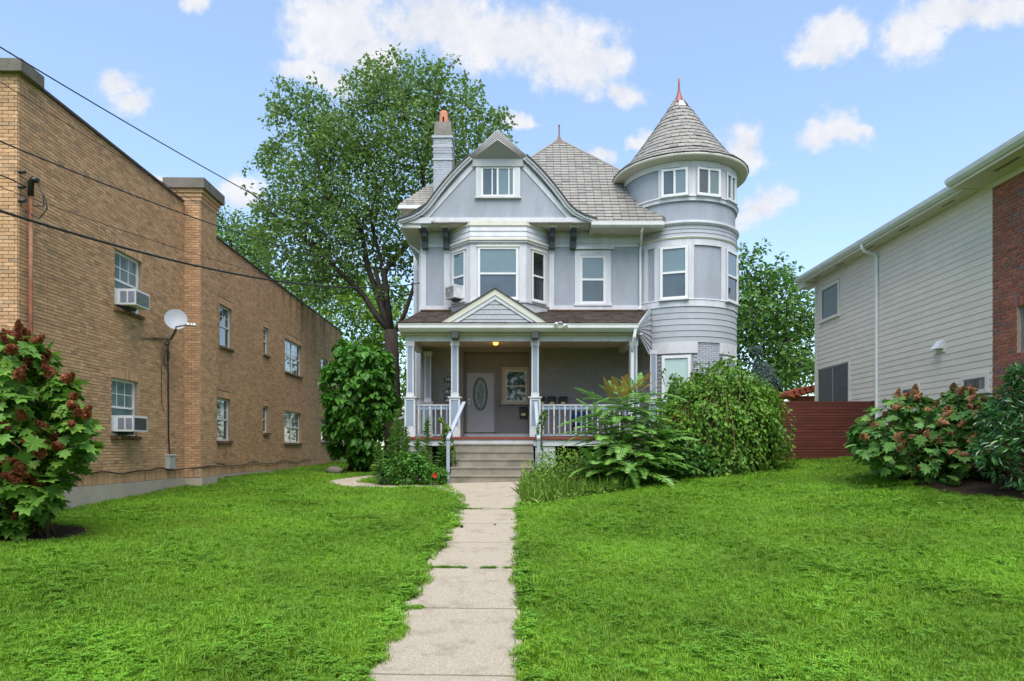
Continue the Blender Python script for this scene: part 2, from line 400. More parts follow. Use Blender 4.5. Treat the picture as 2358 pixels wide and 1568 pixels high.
# ================================================================== GROUND, PATHS
def axis_vals(lo, hi, step, far):
    a = list(np.arange(lo, hi + 1e-6, step)); e = []; v = step
    x = hi
    while x < far: v *= 1.5; x += v; e.append(x)
    b = []; v = step; x = lo
    while x > -far: v *= 1.5; x -= v; b.append(x)
    return b[::-1] + a + e
gx = axis_vals(-14, 15, 0.5, 900); gy = axis_vals(0, 44, 0.5, 900)
V = [(x, y, GZ(max(-14, min(14, x)), max(2, min(44, y))) - 0.03) for y in gy for x in gx]; nx = len(gx)
Fc = np.array([(j * nx + i, j * nx + i + 1, (j + 1) * nx + i + 1, (j + 1) * nx + i) for j in range(len(gy) - 1) for i in range(nx - 1)])
M_ground = mat('soil_under_grass', (0.09, 0.17, 0.02), 0.95, 0.1, bump=0.6, bscale=30, var=0.35, vscale=1.5, dirt=0.5, dscale=0.8, dcol=(0.12, 0.13, 0.035))
g = mesh_obj('ground', V, Fc, M_ground, smooth=True); g['kind'] = 'structure'

M_path = mat('exposed_aggregate_concrete', (0.37, 0.32, 0.25), 0.92, 0.15, bump=0.7, bscale=120, var=0.34, vscale=60, dirt=0.9, dscale=2.6, dcol=(0.19, 0.165, 0.13))
path = thing('path', None, None, (-0.55, 10, GZ(-0.5, 10))); path['kind'] = 'structure'
def slab(poly, th=0.05, lift=0.012, parent=path):
    """poly of (x, Y); subdivided along Y through its own vertices"""
    mb = MB(); top = [(x, y, GZ(x, y) + lift) for x, y in poly]; bot = [(x, y, GZ(x, y) - th) for x, y in poly]
    n = len(poly); mb.add(top + bot, [tuple(range(n))] + [(i, n + i, n + (i + 1) % n, (i + 1) % n) for i in range(n)])
    return mb.build('slab', M_path, parent)
PXL, PXR = -1.20, 0.10
J = [3.85, 5.64, 7.46, 9.29, 11.0, 12.7, 14.4]
for i, (a, b) in enumerate(zip(J, J[1:])):
    gp = 0.012 if i != 4 else 0.004
    poly = [(PXL + 0.02 * math.sin(i * 2.1), a + gp), (PXR + 0.015 * math.cos(i * 1.7), a + gp), (PXR + 0.015 * math.cos(i * 1.7 + 1), b - gp), (PXL + 0.02 * math.sin(i * 2.1 + 1), b - gp)]
    slab(poly, lift=0.006 + 0.004 * ((i * 7) % 3 - 1))
slab([(-1.12, 14.42), (0.14, 14.42), (0.3, 16.5), (0.62, 19.09), (-1.75, 19.09), (-2.15, 18.95), (-2.15, 18.25), (-1.75, 17.6), (-1.4, 16.6), (-1.18, 15.5)])
side = thing('garden_path', None, None, (-4.2, 19, GZ(-4.2, 19))); side['kind'] = 'structure'
cl = [(-2.17, 18.6), (-2.9, 18.55), (-3.6, 18.6), (-4.25, 18.85), (-4.75, 19.4), (-4.95, 20.2), (-4.95, 21.2), (-4.7, 22.4), (-4.3, 23.6), (-4.2, 25)]
LR = []
for i, (x, y) in enumerate(cl):
    a, b = cl[max(i - 1, 0)], cl[min(i + 1, len(cl) - 1)]; dx_, dy_ = b[0] - a[0], b[1] - a[1]; l = math.hypot(dx_, dy_)
    wv = 0.33 if i < 3 else 0.45
    LR.append(((x - dy_ / l * wv, y + dx_ / l * wv), (x + dy_ / l * wv, y - dx_ / l * wv)))
for i in range(len(cl) - 1): slab([LR[i][0], LR[i][1], LR[i + 1][1], LR[i + 1][0]], parent=side)

# ================================================================== LEFT: TAN BRICK APARTMENT BUILDING
LB = thing('brick_apartment_building', 'two-storey tan brick apartment building with flat parapet roof on the left', 'building', (-8.6, 12.2, -0.2))
AN = 0.021
LD = 8.6                                            # distance of its side wall from the camera axis
ey = np.array([-math.sin(AN), math.cos(AN), 0]); ex = np.array([math.cos(AN), math.sin(AN), 0]); ez = np.array([0, 0, 1.0])
LM = wmat(np.array([-LD, 0, 0]), ey, ez, ex)          # local: u along the wall (depth), z up, outward to the right
VPX = CX - AN * F
def lu(x, off=0.0): return (LD - off) * F / (VPX - x)
M_tanb = mat('tan_brick', (0.55, 0.34, 0.20), 0.9, 0.12, bump=0.5, bscale=70, var=0.14, vscale=14, rnd=0.14, col2=(0.50, 0.295, 0.165), col3=(0.40, 0.26, 0.165), dirt=0.4, dscale=0.55, dcol=(0.28, 0.19, 0.115), streak=(23, 31, 4.6, 7.2, .8, (.075, .05, .032)))
M_sillb = mat('stained_sill_brick', (0.17, 0.10, 0.06), 0.9, 0.12, bump=0.5, bscale=70, var=0.3, vscale=14, rnd=0.35)
M_tanm = mat('tan_mortar', (0.29, 0.225, 0.16), 0.95, 0.1, bump=0.3, var=0.15)
M_found = mat('grey_foundation_render', (0.42, 0.37, 0.31), 0.9, 0.12, bump=0.3, bscale=30, var=0.08, dirt=0.3, dscale=1.0)
M_cap = mat('grey_stone_coping', (0.155, 0.14, 0.12), 0.9, 0.15, bump=0.5, var=0.2, dirt=0.5, dcol=(0.10, 0.10, 0.095))
M_coping = mat('dark_metal_coping', (0.06, 0.045, 0.04), 0.6, 0.3, var=0.2)
WIN = [(15.31, 16.47, 4.22, 5.53, 3, 1), (15.19, 16.30, 1.33, 2.62, 3, 1), (21.1, 22.06, 4.24, 5.53, 2, 1), (20.9, 21.95, 1.29, 2.62, 2, 1),
       (25.04, 25.6, 4.53, 5.53, 1, 1), (25.0, 25.58, 1.64, 2.62, 1, 1), (27.57, 29.9, 4.19, 5.53, 2, 2), (27.5, 29.8, 1.3, 2.6, 2, 2),
       (33.2, 34.4, 4.2, 5.53, 2, 1), (33.2, 34.4, 1.4, 2.58, 2, 1)]
ZB, ZF, ZR = 0.25, 7.76, 7.46
U0, UP0, UP1, UE = 12.24, 18.73, 19.77, 37.3
PO = 0.44
holes = [(a, b, c, d) for a, b, c, d, *_ in WIN]
# openings also leave room for soldier lintels and sills
sold = []
for a, b, c, d, *_ in WIN:
    sold.append((a - 0.02, b + 0.02, d, d + 0.21)); sold.append((a - 0.05, b + 0.05, c - 0.09, c))
base_h = [(U0, UE, ZB, ZB + 0.24)]
def mbw(): return MB(LM)
mb = mbw(); wall_cells(mb, LM, U0, UP0, ZB, ZF, holes, 0.13); wall_cells(mb, LM, UP1, UE, ZB, ZR, holes, 0.13)
# rest of the building body: front face, roof, back
mb.quad((U0, ZB, 0), (U0, ZB, -14), (U0, ZF, -14), (U0, ZF, 0)); mb.quad((U0, ZF - .3, 0), (UP1, ZF - .3, 0), (UP1, ZF - .3, -14), (U0, ZF - .3, -14))
mb.quad((UP1, ZR - .2, 0), (UE, ZR - .2, 0), (UE, ZR - .2, -14), (UP1, ZR - .2, -14)); mb.quad((UE, ZB, 0), (UE, ZR, 0), (UE, ZR, -14), (UE, ZB, -14))
mb.quad((UP1, ZR - .3, 0), (UP1, ZF, 0), (UP1, ZF, -14), (UP1, ZR - .3, -14))
wl = mb.build('wall', M_tanm, LB)
bricks = brick_grid(LM, U0, UP0, ZB + 0.24, ZF, holes + sold) + brick_grid(LM, UP1, UE, ZB + 0.24, ZR, holes + sold)
# soldier course along the base, lintels and sills
def soldiers(u0, u1, z0, z1, off=0.0, pr=0.012, M=LM, pitch=0.0677):
    n = max(1, int(round((u1 - u0) / pitch))); p = (u1 - u0) / n
    return [TRS(M[:3, 3] + M[:3, 0] * (u0 + (k + .5) * p) + M[:3, 1] * (z0 + z1) / 2 + M[:3, 2] * (off + pr / 2), M[:3, 0] * (p - .011), M[:3, 1] * (z1 - z0 - .011), M[:3, 2] * (pr + .004)) for k in range(n)]
bricks += soldiers(U0, UP0, ZB, ZB + .24, pr=0.016) + soldiers(UP1, UE, ZB, ZB + .24, pr=0.016)
sills = []
for i, (a, b, c, d, *_ ) in enumerate(WIN):
    bricks += soldiers(a - .02, b + .02, d, d + .21)
    sills += soldiers(a - .05, b + .05, c - .09, c, pr=0.08)
# front face of the corner, seen square on at the very left
FM = wmat(np.array([-LD, 0, 0]) + ey * U0, -ex, ez, -ey)
bricks += brick_grid(FM, -0.002, 1.6, ZB + .24, ZF, [], phase=0.25)
# projecting chimney pier
PMs = wmat(np.array([-LD, 0, 0]) + ex * PO, ey, ez, ex)
PMf = wmat(np.array([-LD, 0, 0]) + ey * UP0, ex, ez, -ey)
ZP = 8.14
mb = mbw(); mb.box(UP0, UP1, ZB, ZP, -0.3, PO).build('pier', M_tanm, LB)
bricks += brick_grid(PMs, UP0, UP1, ZB + .24, ZP - .3, [], phase=0.25) + soldiers(UP0, UP1, ZB, ZB + .24, M=PMs)
bricks += brick_grid(PMf, 0.0, PO, ZB + .24, ZP - .3, []) + soldiers(0, PO, ZB, ZB + .24, M=PMf)
bricks += brick_grid(PMf, -0.35, -0.012, ZF, ZP - .3, [])
for k, (zz, e) in enumerate(((ZP - .3, .03), (ZP - .2, .06), (ZP - .1, .1))):
    mbw().box(UP0 - e, UP1 + e, zz, zz + .1, -.35 - e, PO + e).build('corbel', M_tanb, LB)
mbw().box(UP0 - .18, UP1 + .18, ZP, ZP + .27, -.5, PO + .18).build('cap_stone', M_cap, LB)
mbw().box(U0 - .12, U0 + .5, ZF - .02, ZF + .2, -2, .14).build('cap_stone', M_cap, LB)
mbw().box(U0 + .5, UP0 - .1, ZF - .005, ZF + .05, -.3, .06).build('coping', M_coping, LB)
mbw().box(UP1 + .02, UE + .06, ZR - .005, ZR + .05, -.3, .06).build('coping', M_coping, LB)
pieces('brick', UNIT, bricks, M_tanb, LB, 300, 'far_bricks'); pieces('sill_brick', UNIT, sills, M_sillb, LB, 300)
mbw().box(U0 - .02, UP0, -1.2, ZB - .004, -2, .03).box(UP0, UP1, -1.2, ZB - .004, -.5, PO + .04).box(UP1, UE, -1.2, ZB - .004, -2, .03).build('foundation', M_found, LB)
mbw().box(21.4, 23.2, .02, .17, .03, .07).build('basement_window', M_cap, LB)
for (a, b, c, d, cols, n) in WIN:
    for k in range(n):
        p, q = a + (b - a) * k / n, a + (b - a) * (k + 1) / n
        M = wmat(LM[:3, 3] + LM[:3, 0] * p + LM[:3, 1] * c + LM[:3, 2] * (-0.11), LM[:3, 0], LM[:3, 1], LM[:3, 2])
        window(LB, M, q - p, d - c, frame=0.055, casing=0, sill=0.0, rail=0.5, panes=(M_glassT if b < 17 else M_glassM, M_glassT if b < 17 else M_glass), cols=cols, rows=2, proud=0.06)

# window air conditioners on the apartment wall
M_acw = mat('white_plastic', (0.66, 0.67, 0.68), 0.45, 0.4, var=0.04, dirt=0.2)
M_acg = mat('dark_grille', (0.06, 0.065, 0.07), 0.6, 0.3)
def ac_unit(M, wd, ht, dp, label, worn=False, slats=True):
    t = thing('air_conditioner', label, 'air conditioner', tuple(M[:3, 3]), 'window air conditioners')
    MB(M).box(0, wd, 0, ht, 0, dp).build('case', M_acw if not worn else mat('worn_ac_case', (0.55, 0.56, 0.56), 0.6, dirt=0.9, dscale=5, dcol=(0.12, 0.18, 0.2)), t)
    m = MB(M)
    if slats:
        for k in range(7): m.box(.03, wd - .03, .035 + k * (ht - .07) / 7, .035 + (k + .55) * (ht - .07) / 7, dp + .002, dp + .007)
    else: m.box(.05, wd - .04, .04, ht - .05, dp + .002, dp + .006)
    m.build('grille', M_acg if not worn else mat('peeling_grey_panel', (.16, .165, .16), .8, dirt=.8, dscale=9, dcol=(.6, .6, .58)), t)
    m = MB(M)
    for k in range(2): m.box(-.006, -.002, .05, ht - .06, .08 + k * dp * .42, .06 + dp * .38 + k * dp * .42)
    m.build('side_vent', mat('vent_blue_grey', (.20, .22, .29), .6), t)
    for q_a, q_b in ((-.12, 0), (wd, wd + .1)): MB(M).box(q_a, q_b, 0, ht, -.03, .0).build('side_panel', M_acw, t)
    MB(M).box(wd * .3, wd * .7, -.07, -.004, -.05, dp * .5).build('bracket', M_acg, t)
def acM(u, z): return wmat(LM[:3, 3] + LM[:3, 0] * u + LM[:3, 1] * z + LM[:3, 2] * -.03, LM[:3, 0], LM[:3, 1], LM[:3, 2])
ac_unit(acM(15.47, 4.3), .62, .36, .42, 'white slatted air conditioner in the upper near window of the brick building')
ac_unit(acM(15.37, 1.42), .62, .36, .42, 'white air conditioner with dark screen in the lower near window of the brick building', slats=False)

# satellite dish
DM = LM
def LP(u, z, off): return tuple(LM[:3, 3] + LM[:3, 0] * u + LM[:3, 1] * z + LM[:3, 2] * off)
ds = thing('satellite_dish', 'pale grey oval satellite dish on a bracket on the tan brick wall', 'satellite dish', LP(17.6, 3.9, 0))
M_dish = mat('dish_grey', (0.35, 0.38, 0.41), 0.45, 0.4, var=0.05, dirt=0.2)
dc = Vector(W(405, 737, 17.2)); fw = Vector((0.42, -0.85, 0.33)).normalized(); rt = fw.cross(Vector((0, 0, 1))).normalized(); upv = rt.cross(fw)
Vd, Fd = [], []
for ring in range(7):
    q = ring / 6
    for k in range(28):
        a = 2 * math.pi * k / 28
        Vd.append(tuple(dc + rt * (0.265 * q * math.cos(a)) + upv * (0.285 * q * math.sin(a)) + fw * (0.05 * q * q)))
for ring in range(6):
    for k in range(28): Fd.append((ring * 28 + k, ring * 28 + (k + 1) % 28, (ring + 1) * 28 + (k + 1) % 28, (ring + 1) * 28 + k))
mesh_obj('reflector', Vd, Fd, M_dish, ds, True)
foot = Vector(LP(17.75, WZ(780, 17.7), 0.02)); arm0 = dc - upv * .25 - fw * .05
MB().tube([foot, foot + Vector((.1, -.02, .0)), dc - fw * .1 - upv * .22, dc - fw * .06], .03).build('mast', M_cap, ds)
lnb = Vector(W(440, 746, 16.75))
MB().tube([dc - upv * .28, dc - upv * .3 + fw * .2, lnb], .018, 6).build('arm', M_cap, ds)
h = MB()
for k in range(3): h.tube([lnb + rt * (.07 * (k - 1)), lnb + rt * (.07 * (k - 1)) - fw * .1], .032, 8)
h.build('receiver', M_acw, ds)
MB().tube([foot - Vector((0, .1, .15)), foot + Vector((0, .1, .15))], .05, 6).build('wall_plate', M_cap, ds)

# utility box and cables on the wall
ub = thing('utility_box', 'small grey utility box low on the tan brick wall beside the pier', 'utility box', LP(17.75, .45, 0))
mbw().box(17.62, 17.92, .52, .86, .012, .14).build('box', mat('grey_box', (.36, .37, .36), .5), ub); mbw().box(17.60, 17.94, .86, .885, .01, .16).build('lid', M_acw, ub)
def cable(label, pts, r, m=M_black, name='cable', group=None, n=6):
    o = MB().tube(pts, r, n).build(name, m, None, True); return tag(o, label, 'cable', group)
cable('black cable dropping from the satellite dish to the grey utility box', [LP(17.78, 3.86, .04), LP(17.7, 3.5, .05), LP(17.72, 2.9, .05), LP(17.75, 2, .04), LP(17.74, 1.3, .05), LP(17.78, .87, .06)], .018)
cable('thin brown cable hanging left of the dish cable on the brick wall', [LP(17.7, 3.84, .03), LP(17.42, 3.55, .03), LP(17.4, 2.6, .03), LP(17.42, 2.2, .03), LP(17.55, 2.0, .03)], .007, mat('brown_cable', (.05, .03, .02), .6))
cable('coiled spare cable hanging under the satellite dish', [LP(17.62 + .13 * math.cos(t) * (1 + .1 * math.sin(3 * t)), 3.38 + .22 * math.sin(t * 1.03), .05 + .02 * math.sin(2.3 * t)) for t in np.linspace(0, 19, 80)], .006)
pts = [LP(u, .50 + .03 * math.sin(u * 2.3) + .02 * math.sin(u * 5.1 + 1), .05) for u in np.arange(12.3, 18.6, .3)] + [LP(18.68, .52, .3), LP(18.75, .52, PO + .05)] + [LP(u, .52 + .03 * math.sin(u * 3), PO + .04) for u in (19.0, 19.4, 19.76)] + [LP(19.9, .5, .1)] + [LP(u, .53 + .05 * math.sin(u * 1.9) + .02 * math.sin(u * 4), .05) for u in np.arange(20.2, 31.5, .3)]
cable('long black cable running along the soldier course of the brick building', pts, .016)
# rusty service mast at the near corner
sm = thing('service_mast', 'rusty electric service mast pipe with black weatherhead on the brick corner', 'service mast', LP(12.75, -.2, .1))
M_rust = mat('rusty_pipe', (0.20, 0.07, 0.04), 0.75, 0.3, var=0.3, vscale=4, dirt=0.9, dscale=1.4, dcol=(0.30, 0.20, 0.13))
um = lu(71, .1)
mx, mz0, mz1 = LP(um, 0, .1), -.25, WZ(420, um)
MB().tube([(mx[0], mx[1], mz0), (mx[0], mx[1], mz1)], .036, 10).build('pipe', M_rust, sm, True)
MB().tube([(mx[0], mx[1], mz1 - .25), (mx[0], mx[1], mz1), (mx[0] + .05, mx[1], mz1 + .05), (mx[0] + .13, mx[1], mz1 + .03)], [.05, .055, .065, .05], 10).build('weatherhead', M_black, sm, True)
for zz in (.12, -.15, -.4): MB().tube([LP(um - .17, mz1 + zz, 0), LP(um - .17, mz1 + zz, .12)], .032, 8).build('insulator', M_black, sm)
def loop(label, pts, r=.012): cable(label, pts, r)
hx, hy, hz_ = mx[0] + .12, mx[1], mz1 + .02
loop('black drip loop hanging below the weatherhead to the lower insulator', [(hx, hy, hz_), (hx + .14, hy, hz_ - .3), (hx + .18, hy, hz_ - .5), (hx + .05, hy - .02, hz_ - .68), (hx - .2, hy - .02, hz_ - .55), (hx - .33, hy, hz_ - .42)])
loop('short black drip loop from the weatherhead to the middle insulator', [(hx, hy, hz_), (hx + .1, hy, hz_ - .25), (hx + .12, hy, hz_ - .45), (hx - .05, hy, hz_ - .45), (hx - .25, hy, hz_ - .28), (hx - .33, hy, hz_ - .12)])
loop('service wires arriving from the left at the mast insulators', [W(-60, 380, 11.0), W(0, 403, 11.4), W(30, 415, 11.7), LP(um - .2, mz1 - .15, .13)])
# ---- overhead wires from the street
def span(label, a, b, sag, r, n=24, ext=None):
    a, b = Vector(a), Vector(b); pts = []
    for i in range(n + 1):
        t = i / n; p = a.lerp(b, t); p.z -= sag * 4 * t * (1 - t); pts.append(p)
    cable(label, pts, r, M_black, 'overhead_wire', 'overhead wires on the left', 6)
span('highest overhead wire crossing the sky above the brick building', W(-60, 72, 9.0), W(952, 625, 24.5), .25, .010)
span('second overhead wire crossing the upper brick wall toward the house', W(-60, 300, 9.0), W(952, 623, 24.5), .42, .011)
span('thick black overhead cable crossing the brick wall below the parapet', W(-60, 466, 9.5), W(966, 652, 22.9), .55, .021)
span('thin pale overhead wire above the near upper window of the brick building', W(-60, 408, 10), W(952, 690, 26), .4, .006)
span('thin overhead wire starting just below the corner cap stone', W(-60, 150, 10), W(820, 650, 30), .3, .006)
span('thin wire running along the wall to the satellite dish', W(-60, 742, 11.5), LP(17.7, 3.9, .05), .03, .007)
span('thicker wire of the pair leading to the satellite dish', W(-60, 757, 11.5), LP(17.7, 3.87, .06), .03, .012)

# ================================================================== RIGHT: CREAM SIDED HOUSE WITH BRICK FRONT
XR = 10.5
RH = thing('neighbour_house', 'cream clapboard house with red brick front part on the right', 'house', (XR, 15, .3))
RM = wmat(np.array([XR, 0, 0]), np.array([0, 1.0, 0]), ez, np.array([-1.0, 0, 0]))     # u = depth, z up, outward to the left
def rm(): return MB(RM)
M_cream_s = mat('cream_fibre_siding', (0.65, 0.57, 0.49), 0.65, 0.3, bump=0.12, bscale=50, var=0.04, rnd=0.03, dirt=0.15)
M_ctrim = mat('cream_trim', (0.65, 0.595, 0.515), 0.6, 0.3, var=0.04, dirt=0.15)
M_redb = mat('red_brick', (0.32, 0.115, 0.08), 0.9, 0.12, bump=0.5, bscale=70, var=0.2, vscale=12, rnd=0.2, col2=(0.26, 0.10, 0.075), col3=(0.20, 0.12, 0.115))
M_redm = mat('tan_mortar_right', (0.50, 0.36, 0.27), 0.95, 0.1, bump=0.3)
M_greyfr = mat('grey_window_frame', (0.20, 0.195, 0.19), 0.5, 0.3)
UB, UF = 14.9, 23.6
zt = 6.82
rw = [(21.95, 23.06, 5.38, 6.38), (21.25, 23.35, .9, 3.75), (17.62, 18.3, 2.36, 2.60), (15.11, 15.83, 2.35, 2.62), (16.52, 16.9, 3.38, 3.71)]
mb = rm(); wall_cells(mb, RM, UB, UF, .0, zt, rw[:4], .1)
mb.quad((UF, 0, 0), (UF, zt, 0), (UF, zt, -9), (UF, 0, -9))
mb.build('wall', M_cream_s, RH)
ch = [(a - .11, b + .11, c - .1, d + .12) for a, b, c, d in rw]
ch[4] = rw[4]
n = 0; z = .1; ex_b = .153
while z < zt - .02:
    cuts = sorted((max(h[0], UB), min(h[1], UF)) for h in ch if h[2] < z + ex_b / 2 < h[3]); s = UB + .004; segs = []
    for a, b in cuts + [(UF - .09, UF)]:
        if a > s + .02: segs.append((s, a))
        s = max(s, b)
    for a, b in segs:
        t = min(z + ex_b + .012, zt)
        rm().hexa([(a, z, .002), (b, z, .002), (b, z, .015), (a, z, .015), (a, t, .002), (b, t, .002), (b, t, .005), (a, t, .005)]).build('siding_board', M_cream_s, RH)
    z += ex_b
rm().box(UF - .088, UF + .02, .0, zt, .001, .03).build('corner_board', M_ctrim, RH)
for i, (a, b, c, d) in enumerate(rw[:4]):
    M = wmat(RM[:3, 3] + RM[:3, 0] * b + RM[:3, 1] * c, -RM[:3, 0], RM[:3, 1], RM[:3, 2])
    window(RH, M, b - a, d - c, frame=.05 if i < 2 else .035, casing=.1, head=.11, sill=.09, rail=.5 if i == 1 else 0, slider=(i == 1), panes=((M_glassL if False else M_glassT),) if i == 0 else (M_glass,),
           fm=M_greyfr if i != 0 else M_greyfr, cm=M_ctrim, proud=.035, recess=.02)
# brick front part
bh_ = [(11.6, 14.02, 3.12, 4.20)]
bh_ = [(12.6, 14.18, 3.02, 3.98)]
mb = rm(); wall_cells(mb, RM, 9.5, UB - .001, -.2, zt, bh_, .15); mb.build('brick_wall', M_redm, RH)
rb = brick_grid(RM, 9.5, UB, -.2, zt - .12, bh_ + [(12.5, 14.25, 3.98, 4.2)], bl=.215, bh=.0765, joint=.017) + soldiers(12.5, 14.25, 3.98, 4.2, M=RM, pitch=.075)
pieces('brick', UNIT, rb, M_redb, RH, 300, 'other_bricks')
M = wmat(RM[:3, 3] + RM[:3, 0] * 14.18 + RM[:3, 1] * 3.02 - RM[:3, 2] * .12, -RM[:3, 0], RM[:3, 1], RM[:3, 2])
window(RH, M, 1.58, .96, frame=.06, casing=0, sill=0, rail=0, panes=(M_glassM,), fm=M_greyfr, proud=.06)
rm().box(9.5, UB, zt - .115, zt, .001, .05).build('frieze_board', M_ctrim, RH)
# eaves: soffit, fascia, gutter, roof
M_roofg = mat('grey_roof_shingle', (.10, .10, .10), .9, .1, bump=.5)
for (a, b, o, dz_) in ((15.25, 24.05, .49, 0), (9.0, 15.3, .75, .02)):
    rm().box(a, b, zt + .0 + dz_, zt + .03 + dz_, -.1, o - .1).build('soffit', M_ctrim, RH)
    rm().box(a, b, zt - .01 + dz_, zt + .2 + dz_, o - .098, o - .07).build('fascia', M_ctrim, RH)
    prof = [(o - .068, zt + .05), (o - .02, zt + .05), (o + .045, zt + .11), (o + .06, zt + .17), (o + .06, zt + .19), (o - .068, zt + .19)]
    rm().prism([(a, z_ + dz_, q) for q, z_ in prof], (b - a, 0, 0)).build('gutter', M_gutter, RH)
    rm().prism([(a, zt + .2 + dz_, o), (a, zt + .24 + dz_, o), (a, zt + 3.2, -5), (a, zt + 3.1, -5)], (b - a + .05, 0, 0)).build('roof', M_roofg, RH)
for uu in (15.9, 17.7, 19.4, 21.2, 22.8): rm().box(uu, uu + .45, zt - .004, zt - .001, .17, .24).build('soffit_vent', M_greyfr, RH)
rm().box(13.6, 14.3, zt + .012, zt + .016, .35, .43).build('soffit_vent', M_greyfr, RH)
rm().box(23.62, 24.05, zt - .18, zt - .002, .0, .40).build('eave_return', M_ctrim, RH)
P3 = lambda u, z_, o: tuple(RM[:3, 3] + RM[:3, 0] * u + RM[:3, 1] * z_ + RM[:3, 2] * o)
ds_ = MB(); ud = 19.55
ds_.tube([P3(ud, zt + .1, .48), P3(ud, zt - .04, .47), P3(ud, zt - .13, .4), P3(ud, zt - .22, .1), P3(ud, zt - .32, .055), P3(ud, 3.0, .055), P3(ud, .3, .055)], .048, 6)
ds_.build('downspout', M_gutter, RH)
v = rm(); v.box(16.52, 16.9, 3.38, 3.71, .0, .035); v.build('vent_plate', M_ctrim, RH)
rm().hexa([(16.56, 3.47, .035), (16.82, 3.47, .035), (16.82, 3.47, .2), (16.56, 3.47, .2), (16.56, 3.68, .035), (16.82, 3.68, .035), (16.82, 3.66, .06), (16.56, 3.66, .06)]).build('vent_hood', M_acw, RH)

# red board fence and pergola
FN = thing('board_fence', 'dark red horizontal board fence joined to the cream house', 'fence', (8.8, 19.7, .8))
M_fence = mat('red_stained_boards', (0.105, 0.026, 0.017), 0.65, 0.3, bump=0.3, bscale=20, var=0.18, vscale=2, rnd=0.14, stretch=(1, 1, 6))
for k in range(24):
    zz = 2.404 - .082 * (k + 1)
    MB().box(5.9, 10.47, 19.68 + random.uniform(-.002, .002), 19.70, zz + .011, zz + .082).build('board', M_fence, FN)
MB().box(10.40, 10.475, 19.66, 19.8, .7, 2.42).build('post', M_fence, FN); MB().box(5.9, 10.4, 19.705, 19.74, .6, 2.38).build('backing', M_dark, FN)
PG = thing('pergola', 'orange red pergola roof showing above the fence beside the cream house', 'pergola', (10.9, 26, .6))
M_perg = mat('orange_red_stain', (0.36, 0.085, 0.04), 0.6, 0.3, var=0.1)
for k in range(7):
    x0 = 9.95 + k * .2; zz = 3.0 + k * .055
    MB().prism([(x0, 24.6, zz - .04), (x0 + .25, 24.6, zz - .12), (x0 + .25, 24.6, zz + .13), (x0, 24.6, zz + .07)], (0, 3.2, .0)).build('rafter', M_perg, PG)
MB().box(10.2, 11.6, 25.0, 25.12, 2.72, 2.98).build('beam', M_perg, PG)
for xx in (10.45, 11.5): MB().box(xx, xx + .12, 25.0, 25.12, .5, 2.72).build('post', M_perg, PG)
# ================================================================== THE GREY VICTORIAN HOUSE
YW = 23.0
H = thing('victorian_house', 'grey and white Victorian house with round corner turret and front porch', 'house', (1.2, 23, 0))
z1, z2, z3, z4, z5, z6 = zm(900, 250, 5.2267), zm(1350, 170, 5.2267), zm(900, 500, 5.2267), zm(1300, 470, 4.716), zm(900, 750, 5.2267), zm(1240, 750, 5.2267)
def FX(): return np.array([1.0, 0, 0]), np.array([0, 0, 1.0]), np.array([0, -1.0, 0])
def face(x, z, Y): return wmat(np.array([x, Y, z]), *FX())
def prect(mb, x0, x1, y0, y1, Y, th, proud=0.0):
    """picture rectangle laid on plane Y, th thick toward the camera"""
    mb.box(WX(x0, Y), WX(x1, Y), Y - proud - th, Y - proud, WZ(y1, Y), WZ(y0, Y)); return mb
XL, XRw = WX(968, YW), 4.75
ZS = 8.26                                            # soffit of the main eave
porch_z = WZ(1005.7, 20.4)                            # porch floor
ZCEIL = 4.45
# ---- upper wall
MB().box(XL, XRw, YW, YW + .25, 4.4, 8.38).build('upper_wall', M_stucco, H)
MB().box(XL, XL + .25, YW + .25, 33, 0, 8.3).build('side_wall', M_siding, H)
MB().box(XL + .25, 7.2, 26.2, 33, 0, 8.4).build('rear_wall', M_siding, H)
# trims of the upper wall
def trim(x0, x1, y0, y1, m=M_white, th=.03, proud=0.0, name='trim_board', Y=YW):
    return prect(MB(), x0, x1, y0, y1, Y, th, proud).build(name, m, H)
trim(968, 981, 570, 705); trim(981, 1022, 561, 570); trim(1022, 1036, 561, 705); trim(1263.7, 1275.5, 561, 705); trim(1275.5, 1469, 561, 569.5)
trim(966, 1033, 705, 716, th=.05, name='water_table'); trim(1264, 1490, 704, 717, th=.05, name='water_table')
trim(1480.5, 1493, 561, 704)
for k in range(3):                                    # frieze clapboards under the eave
    y0 = 520 + k * 13.6
    for a, b in ((968, 1037), (1263, 1494)):
        Y = YW; za, zb = WZ(y0 + 13.2, Y), WZ(y0, Y)
        MB().hexa([(WX(a, Y), Y - .028, za), (WX(b, Y), Y - .028, za), (WX(b, Y), Y, za), (WX(a, Y), Y, za), (WX(a, Y), Y - .008, zb), (WX(b, Y), Y - .008, zb), (WX(b, Y), Y, zb), (WX(a, Y), Y, zb)]).build('clapboard', M_white, H)
# window of the upper wall
Mw = face(WX(1334.5, YW), WZ(700, YW), YW)
window(H, Mw, WX(1394.5, YW) - WX(1334.5, YW), WZ(588, YW) - WZ(700, YW), frame=.085, casing=.17, head=.16, sill=.07, panes=(M_glassT, M_glassM), proud=.045)
trim(1317, 1412.5, 568.6, 575.5, th=.12, name='window_hood')
